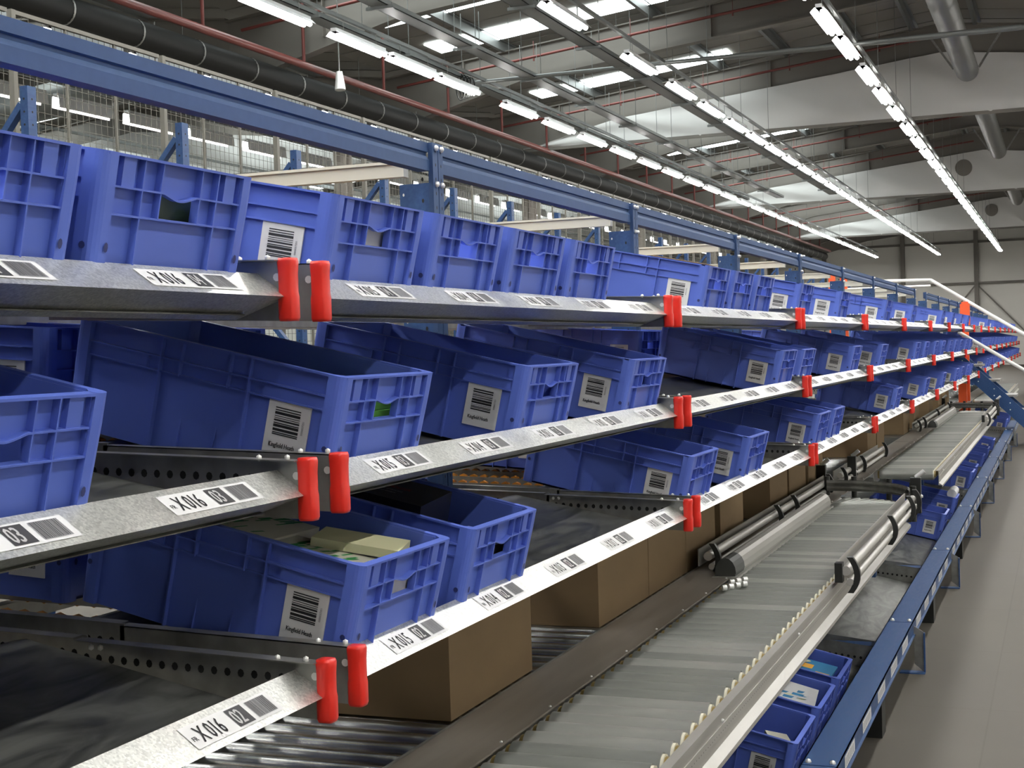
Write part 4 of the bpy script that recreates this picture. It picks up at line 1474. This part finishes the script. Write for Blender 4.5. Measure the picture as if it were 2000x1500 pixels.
guard('cover_guard', XL_ - 0.055, 16.2, 19.4, (), 'rounded silver cover strip near the far end of the second conveyor', fat=True)
guard('side_guard', XL_ - 0.14, 15.6, 20.0, (15.6, 16.2, 18.0, 19.8), 'dark bracketed tube guard behind the far end of the second conveyor', s_=1)
guard('side_guard', XL_ - 0.12, 9.9, 12.4, (9.9, 10.4, 10.9, 12.3), 'short tube guard with crowded black clips between the two conveyors', s_=1)

# sensors at the conveyor ends
for i, (x, y) in enumerate(((XL_ - 0.2, 9.6), (XL_ - 0.1, 10.35), (XL_ - 0.22, 20.2), (XR_ + 0.09, 8.75), (XR_ + 0.1, 19.6))):
    mb = MB()
    mb.box(x - 0.03, x + 0.03, y, y + 0.05, ZR - 0.05, ZR + 0.16, 0)
    mb.cyl((x, y + 0.025, ZR + 0.16), (x + 0.05, y + 0.025, ZR + 0.2), 0.014, 8, 1)
    mb.ball((x + 0.032, y + 0.01, ZR + 0.05), 0.012, 1, 6)
    tag(obj('sensor_box', mb.mesh('sensor_box', ['black', 'bolt'])), ['black sensor post at the left end of the near curved turn', 'black sensor post just before the second conveyor start',
        'black sensor post behind the far curved turn', 'black bracketed sensor on the aisle side of the near turn', 'black bracketed sensor on the aisle side of the far turn'][i], 'sensor')
mb = MB()
for i in range(7):
    mb.cyl((XL_ + 0.03 + 0.02 * (i % 4), 5.62 + 0.07 * i * 0.5, ZR + 0.012), (XL_ + 0.045 + 0.02 * (i % 4), 5.63 + 0.07 * i * 0.5, ZR + 0.012), 0.012, 8)
tag(obj('wheel_cluster', mb.mesh('wheel_cluster', ['bolt'])), 'small cluster of shiny transfer wheels on the near conveyor by the silver cover', 'wheels')

# plate between the two lines and the rear line
mb = MB()
mb.box(-1.53, XL_ - 0.012, -0.5, 31, ZR - 0.006, ZR, 0)
for y in (3.02, 6.7, 10.4, 14.1, 17.8):
    mb.box(-1.53, XL_ - 0.012, y, y + 0.006, ZR, ZR + 0.0008, 1)
y = 0.0
while y < 24:
    mb.ball((-1.345, y, ZR), 0.005, 2, 6)
    y += 0.37
tag(obj('cover_plate', mb.mesh('cover_plate', ['plate', 'hole', 'bolt'])), 'long brown-grey cover plate between the front and rear conveyors', 'plate')
RB2 = MB().cyl((-2.06, 0, 0), (-1.545, 0, 0), 0.028, 14).mesh('rear_roller', ['roller_rear'])
r = empty('main_conveyor', (0, 0.6, 0))
for i in range(100):
    obj('roller', RB2, r, (0, 0.05 + 0.097 * i, ZR - 0.033))
mb = MB()
for i in range(100, 310):
    y = 0.05 + 0.097 * i
    mb.cyl((-2.06, y, ZR - 0.033), (-1.545, y, ZR - 0.033), 0.028, 8)
o = obj('roller', mb.mesh('far_rollers', ['roller_rear']), r)
o['kind'] = 'stuff'
mb = MB()
mb.box(-1.545, -1.535, 0, 31, ZR - 0.12, ZR - 0.003, 0)
mb.box(-2.075, -2.065, 0, 31, ZR - 0.12, ZR + 0.02, 0)
obj('side_frame', mb.mesh('main_frame', ['galv_dark']), r)
mb = MB()
y = 0.05
while y < 22:
    mb.cyl((-1.545, y, ZR - 0.02), (-1.515, y, ZR - 0.02), 0.016, 8, 0)
    y += 0.097
obj('bearing', mb.mesh('main_bearings', ['black']), r)
r_main = tag(r, 'rear main roller conveyor carrying the brown boxes under the rack', 'conveyor')
r_main['kind'] = 'thing'
# cardboard boxes on the rear line
def cbox(y0, y1, txt, h=0.31, dx=0.0):
    r = empty('cardboard_box', (-1.557 + dx, y0, ZR - 0.004))
    L = y1 - y0
    mb = MB()
    mb.box(-0.46, 0, 0.003, L - 0.003, 0, h, 0)
    # top flaps slightly proud with centre gap
    mb.box(-0.46, -0.232, 0.003, L - 0.003, h, h + 0.004, 0)
    mb.box(-0.228, 0, 0.003, L - 0.003, h, h + 0.004, 0)
    obj('carton_body', mb.mesh('cardboard_box', ['card']), r)
    obj('tape', MB().box(-0.255, -0.205, 0.003, L - 0.003, h + 0.004, h + 0.0046).mesh('tape', ['packet']), r)
    tag(r, txt, 'cardboard box', 'brown boxes on the rear conveyor')
BX = [(3.496, 4.134), (4.815, 5.474), (5.474, 6.079), (6.079, 6.642), (6.751, 7.283), (8.003, 8.55), (8.6, 9.2), (9.3, 9.9), (12.3, 12.9), (12.95, 13.5), (15.2, 15.8), (16.3, 16.9), (18.2, 18.8), (19.6, 20.2), (20.9, 21.5)]
for i, (a, b) in enumerate(BX):
    t = ['nearest brown box, standing alone right of the first lower red caps', 'brown box at the near end of the touching row', 'second brown box of the touching row', 'third brown box of the touching row'][i] if i < 4 else \
        '%s brown cardboard box from the camera, on the rear conveyor below the lower rail' % ORD[i + 1]
    cbox(a, b, t, 0.31 if i % 3 else 0.32)

# ================================================================ crossing stair
XS = -1.40
for (x, y, txt) in ((XS, 23.0, 'tall orange post of the stair rail in front of the rack'), (XS - 2.0, 23.0, 'orange post behind the rack top, left of the stair'), (XS - 1.72, 22.3, 'second orange post behind the rack top')):
    zt = E + (0.53 if x == XS else 1.05 if y == 23.0 else 0.98)
    mb = MB()
    mb.box(x - 0.05, x + 0.05, y - 0.04, y + 0.04, 0, zt)
    if x == XS:
        mb.box(x - 0.09, x + 0.03, y - 0.5, y - 0.42, 0, E - 0.35)
        mb.box(x - 0.07, x + 0.07, y - 0.06, y + 0.06, zt - 0.4, zt - 0.03)
    mb.box(x - 0.09, x + 0.09, y - 0.09, y + 0.09, 0, 0.012)
    tag(obj('orange_post', mb.mesh('orange_post', ['orange'])), txt, 'post', 'orange stair posts')
r = empty('crossing_stair', (0, 0, 0))
for y in (22.3, 23.02):
    mb = MB()
    s_ = -0.97
    x0, z0 = -1.75, E + 0.05
    x1 = 0.0
    z1 = z0 + s_ * (x1 - x0)
    mb.add([(x0, y - 0.02, z0), (x1, y - 0.02, z1), (x1, y - 0.02, z1 - 0.27), (x0, y - 0.02, z0 - 0.27), (x0, y + 0.02, z0), (x1, y + 0.02, z1), (x1, y + 0.02, z1 - 0.27), (x0, y + 0.02, z0 - 0.27)],
           [(0, 1, 2, 3), (7, 6, 5, 4), (0, 4, 5, 1), (1, 5, 6, 2), (2, 6, 7, 3), (3, 7, 4, 0)], 0)
    for q in range(8):
        xx = x0 + 0.12 + q * 0.22
        for h in (0.08, 0.18):
            mb.ball((xx, y - 0.022, z0 + s_ * (xx - x0) - h), 0.01, 1, 6)
    obj('stringer', mb.mesh('stringer', ['steel_navy', 'bolt']), r)
for q in range(7):
    xx = -1.6 + q * 0.235
    zz = E + 0.05 - 0.97 * (xx + 1.75) - 0.1
    obj('tread', MB().box(xx, xx + 0.24, 22.33, 22.99, zz - 0.03, zz).mesh('tread', ['galv_dark']), r)
for y, dz in ((23.0, 0.0), (22.3, -0.56)):
    mb = MB()
    if dz == 0:
        mb.cyl((-2.81, y, E + 0.905), (-1.90, y, E + 0.89), 0.026, 10)
        mb.cyl((-1.90, y, E + 0.89), (-0.1, y, E - 0.29), 0.028, 10)
    else:
        mb.cyl((-1.46, y, E + 0.07), (-0.1, y, E - 0.81), 0.028, 10)
    obj('handrail', mb.mesh('handrail', ['white_rail']), r)
tag(r, 'crossover stair with navy stringer and white handrails over the conveyors', 'stair')
mb = MB()
mb.cyl((-3.3, 23.0, E + 0.80), (-1.9, 23.0, E + 0.80), 0.02, 8)
tag(obj('white_bar', mb.mesh('white_bar', ['white_rail'])), 'level white bar running left from the stair handrail', 'rail')

# protos for lights were used in place; drop nothing else
print('crates', crates_n[0], 'objects', len(bpy.data.objects))
